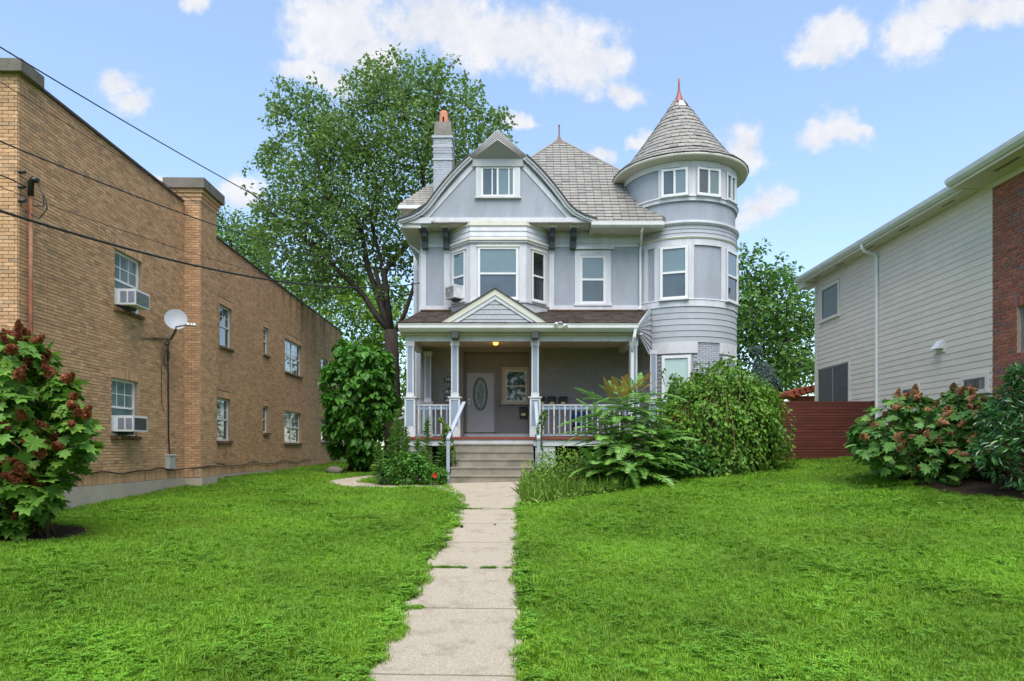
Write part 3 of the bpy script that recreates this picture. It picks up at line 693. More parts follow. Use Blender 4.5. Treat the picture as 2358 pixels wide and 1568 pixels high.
# ---- canted bay
YB = 22.2
bp = [(WX(1035, YW), YW), (WX(1083, YB), YB), (WX(1210.6, YB), YB), (WX(1263.5, YW), YW)]
def bay_band(name, m, za, zb, out=0.0, slope=0.0):
    mb = MB(); c = ((bp[0][0] + bp[3][0]) / 2, YW)
    def off(p, e):
        i = bp.index(p)
        if e == 0: return p
        if i == 0: return (p[0] - e * 1.2, p[1])
        if i == 3: return (p[0] + e * 1.2, p[1])
        s = -1 if i == 1 else 1
        return (p[0] + s * e * .42, p[1] - e)
    for a, b in zip(bp, bp[1:]):
        a0, b0 = off(a, out), off(b, out); a1, b1 = off(a, out - slope), off(b, out - slope)
        mb.quad((*a0, za), (*b0, za), (*b1, zb), (*a1, zb))
    A0 = [off(p, out) for p in bp]; A1 = [off(p, out - slope) for p in bp]
    mb.quad(*[(*p, za) for p in A0[::-1]]); mb.quad(*[(*p, zb) for p in A1])
    return mb.build(name, m, H)
zb0, zb1 = 5.0, WZ(511, YB)
zw0, zw1 = WZ(689.5, YB), WZ(569, YB)
bay_band('bay_wall', M_white, zb0, WZ(559, YB))
bay_band('bay_sill_board', M_white, WZ(697, YB), WZ(691, YB), .05)
bay_band('bay_cornice', M_white, WZ(559, YB), WZ(554.5, YB), .07); bay_band('bay_cornice', M_cream, WZ(554.5, YB), WZ(549.5, YB), .11)
ys = [549.5, 544.6, 532.4, 520.2]
for a, b in zip(ys, ys[1:]): bay_band('clapboard', M_white, WZ(a, YB), WZ(b, YB), .045, .022)
bay_band('bay_crown', M_cream, WZ(520.2, YB), WZ(509, YB), .06)
window(H, face(WX(1100, YB), zw0, YB), WX(1193, YB) - WX(1100, YB), zw1 - zw0, frame=.075, casing=.0, sill=.05, rail=.49, panes=(M_glassT, M_glassM), proud=.06)
MB().box(WX(1098, YB), WX(1195, YB), YB - .07, YB, zw1, zw1 + .05).build('drip_cap', M_cream, H)
def canted(i, t0, t1, panes):
    a, b = np.array((*bp[i], 0)), np.array((*bp[i + 1], 0)); d = (b - a); l = np.linalg.norm(d); d /= l
    nrm = np.array([d[1], -d[0], 0]); 
    if nrm[1] > 0: nrm = -nrm
    o = a + d * l * t0; o[2] = zw0
    M = wmat(o, d, ez, nrm); window(H, M, l * (t1 - t0), zw1 - zw0 - .03, frame=.07, casing=0, sill=.05, panes=panes, proud=.06)
    MB(M).box(-.03, l * (t1 - t0) + .03, zw1 - zw0 - .03, zw1 - zw0 + .02, 0, .07).build('drip_cap', M_cream, H)
    return M, l * (t1 - t0)
Ml, wl_ = canted(0, .17, .78, (M_glassT, M_glassM)); canted(2, .22, .80, (M_glass, M_glass))
Mac = Ml.copy(); Mac[:3, 3] = Ml[:3, 3] + Ml[:3, 0] * .06 + ez * .08 + Ml[:3, 2] * .06
ac_unit(Mac, .5, .42, .34, 'weathered peeling air conditioner in the left bay window of the grey house', worn=True, slats=False)
# ---- front gable
YG = 22.35
gl = [(1100, 635), (1000, 725), (880, 850), (760, 990), (660, 1120), (575, 1235), (490, 1315), (380, 1375), (225, 1425)]
cxg = 1443
def gp(pts, Y=YG, mir=False): return [W(*z1((2 * cxg - x) if mir else x, y), Y) for x, y in pts]
inner = [(1150, 650), (1058, 745), (940, 870), (822, 1012), (722, 1142), (640, 1255), (560, 1345), (450, 1400), (260, 1440)]
inner = [(x + 36, y + 17) if y < 1300 else (x + 30, y + 24) for x, y in gl]
whi_o = [(1130, 700), (960, 885), (780, 1085), (600, 1285), (500, 1392)]; whi_i = [(1170, 745), (1010, 918), (840, 1105), (680, 1285), (583, 1392)]
zg0 = WZ(*[z1(0, 1462)[1], YG])
fpoly = gp([(1180, 640), (1160, 655), (1058, 745), (940, 870), (822, 1012), (722, 1142), (640, 1255), (560, 1345), (430, 1400), (300, 1450)]) 
fpoly_r = gp([(1180, 640), (1160, 655), (1058, 745), (940, 870), (822, 1012), (722, 1142), (640, 1255), (560, 1345), (430, 1400), (300, 1450)], mir=True)
MB().prism(fpoly + fpoly_r[::-1], (0, .12, 0)).build('gable_wall', M_stucco, H)
for mir in (False, True):
    O, I = gp(gl, YG - .16, mir), gp(inner, YG - .16, mir)
    # scale back onto the nearer plane keeps the measured outline
    MB().strip(O, I, (0, .155, 0)).build('bargeboard', mat('gable_board_grey', (.345, .36, .37), .6, .3, bump=.15, var=.05, dirt=.3), H)
    O2 = [(p[0] + (-.02 if not mir else .02), p[1] - .03, p[2] + .04) for p in O]; O3 = [(p[0], p[1] - .03, p[2] - .03) for p in O]
    MB().strip(O2, O3, (0, .1, 0)).build('verge_moulding', mat('gable_board_grey', (.47, .49, .50)), H)
    MB().strip(gp(whi_o, YG - .002, mir), gp(whi_i, YG - .002, mir), (0, -.03, 0)).build('gable_rake_board', M_white, H)
    # roof slope running back
    up = [(p[0] + (-.03 if not mir else .03), p[1] - .06, p[2] + .05) for p in O]
    mb = MB()
    for a, b in zip(up, up[1:]): mb.prism([a, b, (b[0], b[1], b[2] + .05), (a[0], a[1], a[2] + .05)], (0, 4.2, 0))
    mb.build('gable_roof', M_slatedk, H)
zt0, zt1 = WZ(z1(0, 1462)[1], YG), WZ(z1(0, 1392)[1], YG)
MB().box(WX(z1(250, 0)[0], YG), WX(z1(2 * cxg - 250, 0)[0], YG), YG - .10, YG - .003, zt0, zt1).build('gable_base_board', M_white, H)
MB().box(WX(z1(250, 0)[0], YG) + .05, WX(z1(2 * cxg - 250, 0)[0], YG) - .05, YG - .004, YW, zt0 - .02, zt0 + .05).build('gable_soffit', M_cream, H)
# gable window
wx0, wx1 = WX(z1(1235, 0)[0], YG), WX(z1(1655, 0)[0], YG); gz0, gz1 = WZ(z1(0, 1130)[1], YG), WZ(z1(0, 755)[1], YG)
gw = window(H, face(wx0, gz0, YG), wx1 - wx0, gz1 - gz0, frame=.07, casing=.17, head=.06, sill=.05, slider=True, rail=.49, panes=(M_glassM, M_glassT), proud=.06)
for fx in (.33, .82): MB(face(wx0, gz0, YG)).box((wx1 - wx0) * fx - .02, (wx1 - wx0) * fx + .02, .07, gz1 - gz0 - .07, .0, .03).build('muntin', M_winframe, gw)
# hood over the gable peak
pk_o, pk_i = W(*z1(1438, 300), 21.7), W(*z1(1438, 418), 21.75)
le, ri = W(*z1(1085, 640), 22.2), W(*z1(1800, 640), 22.2); li, rii = W(*z1(1135, 645), 22.24), W(*z1(1752, 645), 22.24)
MB().prism([li, rii, pk_i], (0, .03, .02)).build('hood_soffit', mat('hood_grey', (.30, .315, .32), .7, .2, var=.06, dirt=.25), H)
MB().box(li[0] - .02, rii[0] + .02, 22.26, 22.5, li[2] - .26, li[2] + .05).build('hood_frieze', mat('gable_board_grey', (.47, .49, .50)), H)
for k in range(5):                                    # stepped courses on the verge
    f0, f1 = k / 5, (k + 1) / 5
    lo = lambda A, B, f: tuple(a + (b - a) * f for a, b in zip(A, B))
    pk = lo(pk_i, (pk_o[0], pk_o[1] + .18, pk_o[2] + .12), f0); pk2 = lo(pk_i, (pk_o[0], pk_o[1] + .18, pk_o[2] + .12), f1 - .07)
    la, lb = lo(li, (le[0] - .02, le[1], le[2] + .07), f0), lo(li, (le[0] - .02, le[1], le[2] + .07), f1 - .07)
    ra, rb_ = lo(rii, (ri[0] + .02, ri[1], ri[2] + .07), f0), lo(rii, (ri[0] + .02, ri[1], ri[2] + .07), f1 - .07)
    for A, B, C_, D in ((la, pk, pk2, lb), (pk, ra, rb_, pk2)):
        MB().prism([A, B, C_, D], (0, .3 + .06 * k, .02)).build('hood_course', mat('pale_slate', (.40, .39, .38), .6, .3, bump=.3, var=.15, rnd=.1), H)
pkb = (pk_o[0], 26.5, pk_o[2] + .08); pkf = (pk_o[0], 21.95, pk_o[2] + .1)
for e, s_ in ((le, -1), (ri, 1)):
    MB().prism([(e[0], 22.3, e[2] + .06), pkf, pkb, (e[0], 26.5, e[2] + .06)], (0, 0, .05)).build('hood_roof', M_slate, H)
# ---- eave brackets
def bracket(x0, x1):
    zt_ = zt0 - .02; xa, xb = WX(x0, 22.8), WX(x1, 22.8)
    z_ = [zt_, zt_ - .16, zt_ - .30, zt_ - .42, zt_ - .64]
    b = MB().prism([(xa, YW, z_[0]), (xa, YW - .56, z_[0]), (xa, YW - .56, z_[0] - .1), (xa, YW - .42, z_[1] - .02), (xa, YW - .42, z_[2]), (xa, YW - .24, z_[3]), (xa, YW - .2, z_[4]), (xa, YW, z_[4])], (xb - xa, 0, 0)).build('eave_bracket', M_bracket, H)
    MB().box(xa - .05, xb + .05, YW - .6, YW - .05, z_[0] - .06, z_[0] + .015).build('bracket_cap', M_white, b)
for a, b in ((971, 984), (1020, 1033), (1264.5, 1277), (1313, 1326)): bracket(a, b)
# ---- main hip roof with slates
AP = np.array(W(1287, 322, 27.0)); YE, ZE = 22.22, WZ(514, 22.22)
XEL, XER = -2.6, 6.84
ec_l, ec_r = np.array([XEL, YE, ZE]), np.array([XER, YE, ZE])
rfm = MB(); back_l, back_r = (XEL - .4, 31.8, ZE), (XER + .3, 31.8, ZE)
p_r = ec_r + (AP - ec_r) * .28
cutx = 4.92
rfm.quad(tuple(ec_l), (cutx, YE, ZE), (5.6, YE + 1.35, ZE + 1.35 * (AP[2] - ZE) / (AP[1] - YE)), tuple(p_r), tuple(AP))
rfm.quad(tuple(p_r), (7.2, 24.5, ZE), back_r, tuple(AP)); rfm.quad(back_r, back_l, tuple(AP)); rfm.quad(back_l, tuple(ec_l), tuple(AP))
roof = rfm.build('main_roof', M_slatedk, H)
sv = (AP - np.array([AP[0], YE, ZE])); sl_len = np.linalg.norm(sv); sv /= sl_len; sn = np.cross(np.array([1.0, 0, 0]), sv)
SLATE = ([(-.5, 0, .004), (.5, 0, .004), (.5, 1.05, 0), (-.5, 1.05, 0), (-.5, 0, .018), (.5, 0, .018), (.5, 1.05, .004), (-.5, 1.05, .004)], [(4, 5, 6, 7), (0, 1, 5, 4), (1, 2, 6, 5), (3, 0, 4, 7)])
T0X, T0Y, TR = 5.92, 24.2, 1.92
Ts = []; er = .215
nrow = int(sl_len / er)
for r in range(nrow):
    t = r * er / sl_len; xl = XEL + (AP[0] - XEL) * t; xr = XER + (AP[0] - XER) * t; sx = .27
    x = xl - (r % 2) * sx / 2 - .02
    while x < xr:
        a, b = max(x, xl), min(x + sx, xr); x += sx
        if b - a < .06: continue
        c = np.array([(a + b) / 2, YE, ZE]) + sv * (r * er)
        if (c[0] - T0X) ** 2 + (c[1] - T0Y) ** 2 < (TR - .05) ** 2 or (r < 5 and c[0] > cutx): continue
        j = random.uniform(-.012, .012)
        Ts.append(TRS(c + sv * j + sn * random.uniform(0, .006), np.array([b - a - .014, 0, 0]), sv * er * .95, sn * 1.6))
Ts = np.array(Ts)
# hidden behind the gable: keep them joined
rk = proj_size(Ts); rk = np.where((Ts[:, 0, 3] < .6), rk * .2, rk)
pieces('slate', SLATE, Ts, M_slate, roof, 300, 'other_slates', rk)
for a, b in ((AP, ec_l), (AP, p_r)): MB().tube([tuple(a + np.array([0, 0, .02])), tuple(b + np.array([0, 0, .02]))], .045, 6).build('hip_cap', M_slate, roof)
MB().lathe(AP[0], AP[1], [(.34, AP[2] - .32), (.18, AP[2] - .1), (.07, AP[2] + .05), (.035, AP[2] + .14), (.02, AP[2] + .5), (.04, AP[2] + .53), (.035, AP[2] + .58), (.001, AP[2] + .62)], n=16).build('roof_finial', mat('weathered_copper', (.16, .10, .085), .6, .3, var=.2), roof, True)
# main eave on the right: gutter, soffit, downspout
gz_a, gz_b = WZ(523, 22.15), WZ(512, 22.15); gx0, gx1 = WX(1361, 22.15), WX(1528, 22.15)
MB().prism([(gx0, 22.2, gz_a), (gx0, 22.12, gz_a), (gx0, 22.06, gz_a + .05), (gx0, 22.05, gz_b), (gx0, 22.2, gz_b)], (gx1 - gx0, 0, 0)).build('gutter', M_gutter, H)
MB().box(gx0, 4.95, 22.2, YW, gz_a + .0, gz_a + .03).build('eave_soffit', M_cream, H)
for k in range(30):
    x = gx0 + .05 + k * .085
    if x < 4.7: MB().box(x, x + .012, 22.25, YW - .02, gz_a - .004, gz_a - .001).build('soffit_joint', mat('soffit_shadow_bead', (.42, .41, .36)), H)
MB().tube([(WX(1479, 22.2), 22.18, gz_a + .01), (WX(1477.5, 22.25), 22.25, gz_a - .1), (WX(1474, YW), YW - .08, gz_a - .38), (WX(1473, YW), YW - .075, gz_a - .55), (WX(1473, YW), YW - .075, WZ(707, YW)), (WX(1470, YW), YW - .14, WZ(715, YW))], .042, 8).build('downspout', M_gutter, H)
# ---- left eave, return, rear wing
ex_l = WX(918, 22.3)
MB().box(ex_l + .06, XL, 22.3, 30, 8.28, 8.31).build('side_soffit', M_cream, H)
MB().prism([(ex_l, 22.25, 8.34), (ex_l + .05, 22.25, 8.27), (ex_l + .13, 22.25, 8.27), (ex_l + .13, 22.25, 8.5), (ex_l, 22.25, 8.5)], (0, 7.7, 0)).build('side_gutter', M_gutter, H)
MB().box(ex_l + .14, XL + .1, 22.31, 22.36, 8.26, 8.47).build('eave_return', M_white, H)
MB().quad((ex_l, 22.3, 8.52), (-2.2, 22.6, 9.6), (-2.2, 30, 9.6), (ex_l, 30, 8.52)).build('side_roof', M_slate, H)
MB().tube([(ex_l + .1, 24.2, 8.3), (ex_l + .2, 24, 8.15), (XL - .06, 23.4, 7.75), (XL - .05, 23.2, 7.5), (XL - .05, 23.2, 5.3)], .035, 6).build('downspout', M_gutter, H)
xw = WX(952, 26.5)
MB().box(xw, XL + .02, 26.5, 32, 0, 10.1).build('wing_wall', M_white, H)
MB().box(xw + .12, XL - .02, 26.46, 26.5, 3, 8).build('wing_panel', M_siding, H)
MB().box(WX(917, 25.9), -1.6, 25.85, 26.0, WZ(481, 25.9), WZ(473, 25.9)).build('wing_gutter', M_gutter, H)
MB().quad((WX(918, 25.9), 25.95, WZ(481, 25.9)), (-1.6, 25.95, WZ(481, 25.9)), (-1.6, 26.6, WZ(481, 25.9) - .1), (xw - .2, 26.6, WZ(481, 25.9) - .35)).build('wing_soffit', M_cream, H)
MB().quad((WX(918, 25.9), 25.95, WZ(473, 25.9) + .02), (-1.2, 25.95, WZ(473, 25.9) + .02), (-1.2, 28.6, WZ(473, 25.9) + 2.4), (-2.6, 28.6, WZ(473, 25.9) + 2.4)).build('wing_roof', M_slate, H)
MB().quad((WX(918, 25.9), 25.95, WZ(473, 25.9) + .02), (-2.6, 28.6, WZ(473, 25.9) + 2.4), (WX(918, 25.9), 31, WZ(473, 25.9))).build('wing_roof', M_slate, H)
Ts = []; q0 = np.array([0, 25.95, WZ(473, 25.9) + .03]); wv = np.array([0, 2.65, 2.38]); wl2 = np.linalg.norm(wv); wv /= wl2; wn = np.cross(np.array([1., 0, 0]), wv)
for r in range(9):
    t = r * .215 / wl2; xl = WX(918, 25.9) + (-2.6 - WX(918, 25.9)) * t; x = xl - (r % 2) * .13
    while x < -1.3:
        a, b = max(x, xl), x + .27; x += .27
        Ts.append(TRS(np.array([(a + b) / 2, 0, 0]) + q0 + wv * r * .215, np.array([b - a - .012, 0, 0]), wv * .215, wn))
pieces('wing_slate', SLATE, Ts, M_slate, H, 60, 'other_wing_slates')
# ---- chimney
YC = 26.0
chm = MB(); cx0, cx1 = WX(997, YC), WX(1040, YC); cz1 = WZ(315, YC)
chm.box(cx0 + .01, cx1 - .01, YC + .01, YC + 1.06, 8.5, cz1); ch_o = chm.build('chimney', M_tmortar, H)
cb = brick_grid(face(cx0, 0, YC + .01), 0.01, cx1 - cx0 - .01, 9.2, cz1, [], bl=.2, bh=.066) + brick_grid(wmat(np.array([cx1 - .01, YC, 0]), np.array([0, 1., 0]), ez, np.array([1., 0, 0])), .0, 1.06, 9.2, cz1, [], bl=.2, bh=.066)
pieces('chimney_brick', UNIT, cb, M_tbrick, ch_o, 0, 'chimney_bricks')
for (ya, yb, e) in ((313, 318, .05), (334.5, 339.5, .03), (349, 352, .02), (365, 369, .035)):
    MB().box(cx0 - e, cx1 + e, YC - e, YC + 1.07 + e, WZ(yb, YC), WZ(ya, YC)).build('chimney_band', M_tbrick, ch_o)
for k in range(9): MB().box(cx0 + .02 + k * .075, cx0 + .06 + k * .075, YC - .03, YC, WZ(348, YC), WZ(340, YC)).build('dentil', M_tbrick, ch_o)
zc = WZ(278, YC)
MB().hexa([(cx0 + .02, YC + .02, cz1), (cx1 - .0, YC + .02, cz1), (cx1, YC + 1.05, cz1), (cx0 + .02, YC + 1.05, cz1), (cx0 + .05, YC + .06, zc), (cx1 - .05, YC + .06, zc), (cx1 - .05, YC + 1., zc), (cx0 + .05, YC + 1., zc)]).build('chimney_cap', mat('stained_cement', (.20, .185, .165), .95, .1, bump=.5, var=.25, dirt=.9, dscale=2.2, dcol=(.045, .04, .035)), ch_o)
MB().lathe((cx0 + cx1) / 2 - .0, YC + .5, [(.20, zc - .02), (.17, zc + .35), (.145, zc + .52), (.13, zc + .58), (.10, zc + .58), (.10, zc + .2)], n=20).build('chimney_pot', M_terra, ch_o, True)
MB().box((cx0 + cx1) / 2 - .03, (cx0 + cx1) / 2 + .03, YC + .30, YC + .34, zc + .02, zc + .3).build('pot_vent', M_dark, ch_o)
# ================================================================== TURRET
def tang(x, Rr=TR):
    k = (x - CX) / F; best = None
    for i in range(-900, 901):
        a = i * .001 * 1.75
        Xa, Ya = T0X + Rr * math.sin(a), T0Y - Rr * math.cos(a)
        e = abs(Xa / Ya - k)
        if (Xa * math.sin(a) - Ya * math.cos(a)) > 0: continue
        if best is None or e < best[0]: best = (e, a)
    return best[1]
YF = T0Y - TR
def tz(y): return WZ(y, YF)
Z_br, Z_b0, Z_b1, Z_h0, Z_h1, Z_c0, Z_c1, Z_s0, Z_s1, Z_w1, Z_top = tz(788), tz(705), tz(688), tz(564), tz(549), tz(518), tz(507.6), tz(462), tz(450), tz(384), tz(371)
def ring(name, m, prof, a0=-math.pi, a1=math.pi, n=72, smooth=False, close=True): return MB().lathe(T0X, T0Y, prof, a0, a1, n, close).build(name, m, H, smooth)
ring('turret_core', M_stucco, [(TR - .02, 0), (TR - .02, Z_top + .1)], close=False)
# painted brick base
tb = []
rows = int((Z_br - .3) / .068); mth_ = ring('turret_mortar', M_tmortar, [(TR - .012, 0), (TR - .012, Z_br)], close=False)
nb = int(2 * math.pi * TR / .205)
lw = (tang(1519), tang(1597))                         # lower window
rw_ = (tang(1662), tang(1690))
for r in range(rows):
    zc_ = .3 + (r + .5) * .068
    for k in range(nb):
        a = 2 * math.pi * (k + .5 * (r % 2)) / nb - math.pi
        if zc_ > 2.2 and zc_ < tz(812) and (lw[0] < a < lw[1] or rw_[0] < a < rw_[1]): continue
        er_ = np.array([math.sin(a), -math.cos(a), 0]); et = np.array([math.cos(a), math.sin(a), 0])
        tb.append(TRS(np.array([T0X, T0Y, zc_]) + er_ * (TR - .004), et * .192, ez * .056, er_ * .02))
pieces('turret_brick', UNIT, tb, M_tbrick, H, 0, 'turret_bricks')
# clapboards, each a curved board
def boards(za, zb, n):
    h_ = (zb - za) / n
    for k in range(n):
        a, b = za + k * h_, za + (k + 1) * h_
        ring('turret_clapboard', M_siding, [(TR - .01, a), (TR + .040, a), (TR + .036, a + .02), (TR + .022, b + .003), (TR - .01, b + .006)], -1.75, 1.75, 56)
boards(Z_br, Z_b0, 6)
ring('turret_sill_band', M_white, [(TR - .01, Z_b0), (TR + .055, Z_b0), (TR + .05, Z_b1 - .03), (TR + .07, Z_b1 - .025), (TR + .06, Z_b1), (TR - .01, Z_b1)])
ring('turret_head_band', M_white, [(TR - .01, Z_h0), (TR + .03, Z_h0), (TR + .03, Z_h1), (TR - .01, Z_h1)])
ring('turret_moulding', M_cream, [(TR - .01, Z_h1), (TR + .05, Z_h1), (TR + .08, Z_h1 + .05), (TR + .05, Z_h1 + .07), (TR - .01, Z_h1 + .07)])
boards(Z_h1 + .07, Z_c0, 3)
ring('turret_cornice', M_white, [(TR - .01, Z_c0), (TR + .05, Z_c0), (TR + .11, Z_c0 + .06), (TR + .11, Z_c1 - .03), (TR + .06, Z_c1), (TR - .01, Z_c1)])
ring('turret_upper_sill', M_white, [(TR - .01, Z_s0), (TR + .05, Z_s0), (TR + .05, Z_s1 - .05), (TR + .09, Z_s1 - .04), (TR + .08, Z_s1), (TR - .01, Z_s1)])
ring('turret_frieze', M_white, [(TR - .01, Z_w1), (TR + .04, Z_w1), (TR + .05, Z_top), (TR - .01, Z_top)])
def vboard(x0, x1, za, zb, out=.03): ring('turret_trim_board', M_white, [(TR - .01, za), (TR + out, za), (TR + out, zb), (TR - .01, zb)], tang(x0), tang(x1), 6)
for a, b in ((1484, 1492), (1507, 1520), (1584, 1597), (1659, 1666)): vboard(a, b, Z_b1, Z_h0)
for a, b in ((1516, 1523), (1584, 1601), (1655, 1668), (1688, 1694)): vboard(a, b, Z_s1, Z_w1)
def twin(x0, x1, za, zb, **k):
    a0, a1 = tang(x0), tang(x1); ac = (a0 + a1) / 2; hw = TR * math.sin((a1 - a0) / 2) + .0
    er_ = np.array([math.sin(ac), -math.cos(ac), 0]); et = np.array([math.cos(ac), math.sin(ac), 0])
    rr = TR + .012
    o = np.array([T0X, T0Y, za]) + er_ * rr - et * hw
    M = wmat(o, et, ez, er_)
    MB(M).box(-.02, 2 * hw + .02, -.02, zb - za + .02, -.06, -.011).build('window_surround', k.pop('surround', M_white), H)
    return window(H, M, 2 * hw, zb - za, sill=.04, head=0, casing=0, proud=.07, **k)
twin(1520, 1584, Z_b1, Z_h0 - .02, frame=.085, panes=(M_glassT, M_glassM)); twin(1666, 1692, Z_b1, Z_h0 - .02, frame=.085, panes=(M_glassT, M_glass))
for a, b in ((1523, 1584), (1601, 1655), (1668, 1689)): twin(a, b, Z_s1, Z_w1 - .03, frame=.075, slider=True, rail=.5, panes=(M_glassM, M_glassT))
twin(1524, 1590, tz(1000), tz(818), frame=.09, rail=0, panes=(M_glassL,)); twin(1664, 1689, tz(1000), tz(818), frame=.08, rail=0, panes=(M_glassM,))
ring('turret_lintel', M_white, [(TR - .01, tz(813)), (TR + .05, tz(813)), (TR + .05, tz(787)), (TR - .01, tz(787))], tang(1502), tang(1605), 16)
ring('turret_lintel', M_white, [(TR - .01, tz(813)), (TR + .05, tz(813)), (TR + .05, tz(787)), (TR - .01, tz(787))], tang(1655), tang(1655) + .6, 12)
# turret roof
ER = 2.30; ze = WZ(356, T0Y - ER)
ring('turret_soffit', M_cream, [(TR - .02, Z_top - .0), (ER - .05, ze - .01), (ER - .05, ze + .02), (TR - .02, Z_top + .03)], n=96)
ring('turret_fascia', M_cream, [(ER - .05, ze - .012), (ER, ze), (ER + .02, ze + .05), (ER + .015, ze + .085), (ER - .05, ze + .085)], n=96, smooth=True)
prof = [(ER + .02, ze + .09), (2.12, ze + .27), (1.90, 10.86), (1.40, 11.55), (.90, 12.24), (.52, 12.82), (.19, 13.30)]
tr_o = ring('turret_roof', M_slatedk, prof + [(.001, 13.55)], close=False, n=64)
ls = [0]
for (a, b) in zip(prof, prof[1:]): ls.append(ls[-1] + math.hypot(b[0] - a[0], b[1] - a[1]))
Ts = []; s_ = 0; r = 0
while s_ < ls[-1] - .05:
    i = max(j for j in range(len(prof) - 1) if ls[j] <= s_); f = (s_ - ls[i]) / (ls[i + 1] - ls[i]); A, B_ = prof[i], prof[i + 1]
    rr, zz = A[0] + (B_[0] - A[0]) * f, A[1] + (B_[1] - A[1]) * f; dr, dz_ = (B_[0] - A[0]), (B_[1] - A[1]); l = math.hypot(dr, dz_); dr /= l; dz_ /= l
    n = max(6, int(round(2 * math.pi * rr / .25))); wd = 2 * math.pi * rr / n
    for k in range(n):
        a = 2 * math.pi * (k + .5 * (r % 2) + .13 * math.sin(r * 2.3)) / n
        er_ = np.array([math.sin(a), -math.cos(a), 0]); et = np.array([math.cos(a), math.sin(a), 0])
        up_ = er_ * dr + ez * dz_; nn = np.cross(et, up_)
        if s_ > ls[-1] - .36 and abs(((a + math.pi) % (2 * math.pi)) - math.pi - .05) < .3: continue
        Ts.append(TRS(np.array([T0X, T0Y, zz]) + er_ * rr + nn * random.uniform(.004, .014) + up_ * random.uniform(-.01, .01), et * (wd - .014), up_ * .2, nn * 1.6))
    s_ += .21; r += 1
Ts = np.array(Ts); facing = -(Ts[:, 0, 2] * Ts[:, 0, 3] + Ts[:, 1, 2] * Ts[:, 1, 3]); rk = proj_size(Ts) * np.clip(facing, 0.0, None)
pieces('slate', SLATE, Ts, M_slate, tr_o, 300, 'rear_slates', rk)
zf = 13.28
MB().lathe(T0X, T0Y, [(.24, zf - .02), (.15, zf + .12), (.08, zf + .3), (.045, zf + .45), (.03, zf + .75), (.03, zf + .9), (.001, zf + .9)], n=16).build('turret_finial', M_copper, tr_o, True)
pa = .05; e0 = np.array([math.sin(pa), -math.cos(pa), 0]); t0_ = np.array([math.cos(pa), math.sin(pa), 0])
c0 = np.array([T0X, T0Y, 0])
MB().prism([tuple(c0 + e0 * .41 - t0_ * .12 + ez * 13.02), tuple(c0 + e0 * .41 + t0_ * .12 + ez * 13.02), tuple(c0 + e0 * .25 + t0_ * .06 + ez * 13.26), tuple(c0 + e0 * .25 - t0_ * .06 + ez * 13.26)], tuple(e0 * .02)).build('patch', mat('white_patch', (.8, .82, .85), .4), tr_o)
# soffit boards of the turret eave
for k in range(-26, 27):
    a = k * .062
    e_ = np.array([math.sin(a), -math.cos(a), 0]); t_ = np.array([math.cos(a), math.sin(a), 0])
    p0, p1 = c0 + e_ * (TR + .05) + ez * (Z_top + (ze - Z_top) * .15 - .012), c0 + e_ * (ER - .07) + ez * (ze - .012)
    MB().quad(tuple(p0 - t_ * .005), tuple(p0 + t_ * .005), tuple(p1 + t_ * .006), tuple(p1 - t_ * .006)).build('soffit_joint', mat('soffit_shadow_bead', (.42, .41, .36)), H)
# ================================================================== PORCH
YP, YGt = 20.6, 20.15
PXa, PXb = WX(934, YP), WX(1468, YP)
MB().box(PXa - .08, PXb + .1, 20.4, 23.35, porch_z - .075, porch_z).build('porch_floor', M_red, H)
MB().box(PXa - .02, -1.74, 20.46, 20.52, porch_z - .27, porch_z - .077).box(.64, PXb + .05, 20.46, 20.52, porch_z - .27, porch_z - .077).box(-1.74, .64, 20.44, 20.5, porch_z - .2, porch_z - .077).build('porch_skirt', M_white, H)
MB().box(PXa, PXb + .05, 21.2, 21.3, -.2, porch_z - .1).build('porch_void', M_dark, H)  # near-black panel, the deep shade under the porch put into its colour
M_pier = mat('whitewashed_stone', (.50, .52, .53), .9, .15, bump=1.0, bscale=9, var=.2, vscale=5, dirt=.4, dscale=3)
for a, b in ((PXa, PXa + .62), (.7, 1.3), (3.1, 3.75)): MB().box(a, b, 20.5, 20.95, -.15, porch_z - .27).build('porch_pier', M_pier, H)
MB().box(PXa + .7, PXa + .8, 20.55, 20.62, -.1, porch_z - .25).build('post', mat('old_wood', (.10, .075, .05), .9), H)
# walls behind the porch
wz0, wz1 = .2, 4.6
ML = face(0, 0, YW); xa, xb = WX(1064, 23.1), WX(1221, 23.1)
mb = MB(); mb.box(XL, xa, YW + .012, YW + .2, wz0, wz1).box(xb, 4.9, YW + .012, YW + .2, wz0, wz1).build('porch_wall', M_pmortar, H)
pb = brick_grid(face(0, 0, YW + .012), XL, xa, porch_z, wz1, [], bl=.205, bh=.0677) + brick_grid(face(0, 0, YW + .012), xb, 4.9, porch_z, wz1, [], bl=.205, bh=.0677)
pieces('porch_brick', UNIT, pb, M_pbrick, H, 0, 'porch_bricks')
YD = 23.3
M_entry = mat('taupe_entry_paint', (.21, .202, .195), .6, .3, var=.05)
MB().box(xa, xb, YD, YD + .15, porch_z, 4.5).build('entry_wall', M_entry, H)
for q_a, q_b in ((xa + .002, xa + .05), (xb - .05, xb - .002)): MB().box(q_a, q_b, YW - .01, YD, porch_z, 4.3).build('entry_reveal', M_entry, H)
MB().box(xa - .05, xb + .05, YW - .03, YD - .002, WZ(814, YD), ZCEIL - .002).build('entry_header', M_entry, H)
k = 0; x = WX(z5(1420, 0)[0], YD)
while x < xb - .06:
    MB().box(x, x + .075, YD - .012, YD - .001, porch_z + .17, WZ(z5(0, 1090)[1], YD)).build('bead_board', M_entry, H); x += .082
MB().box(xa + .02, xb - .02, YD - .04, YD - .001, porch_z, porch_z + .16).build('baseboard', M_white, H)
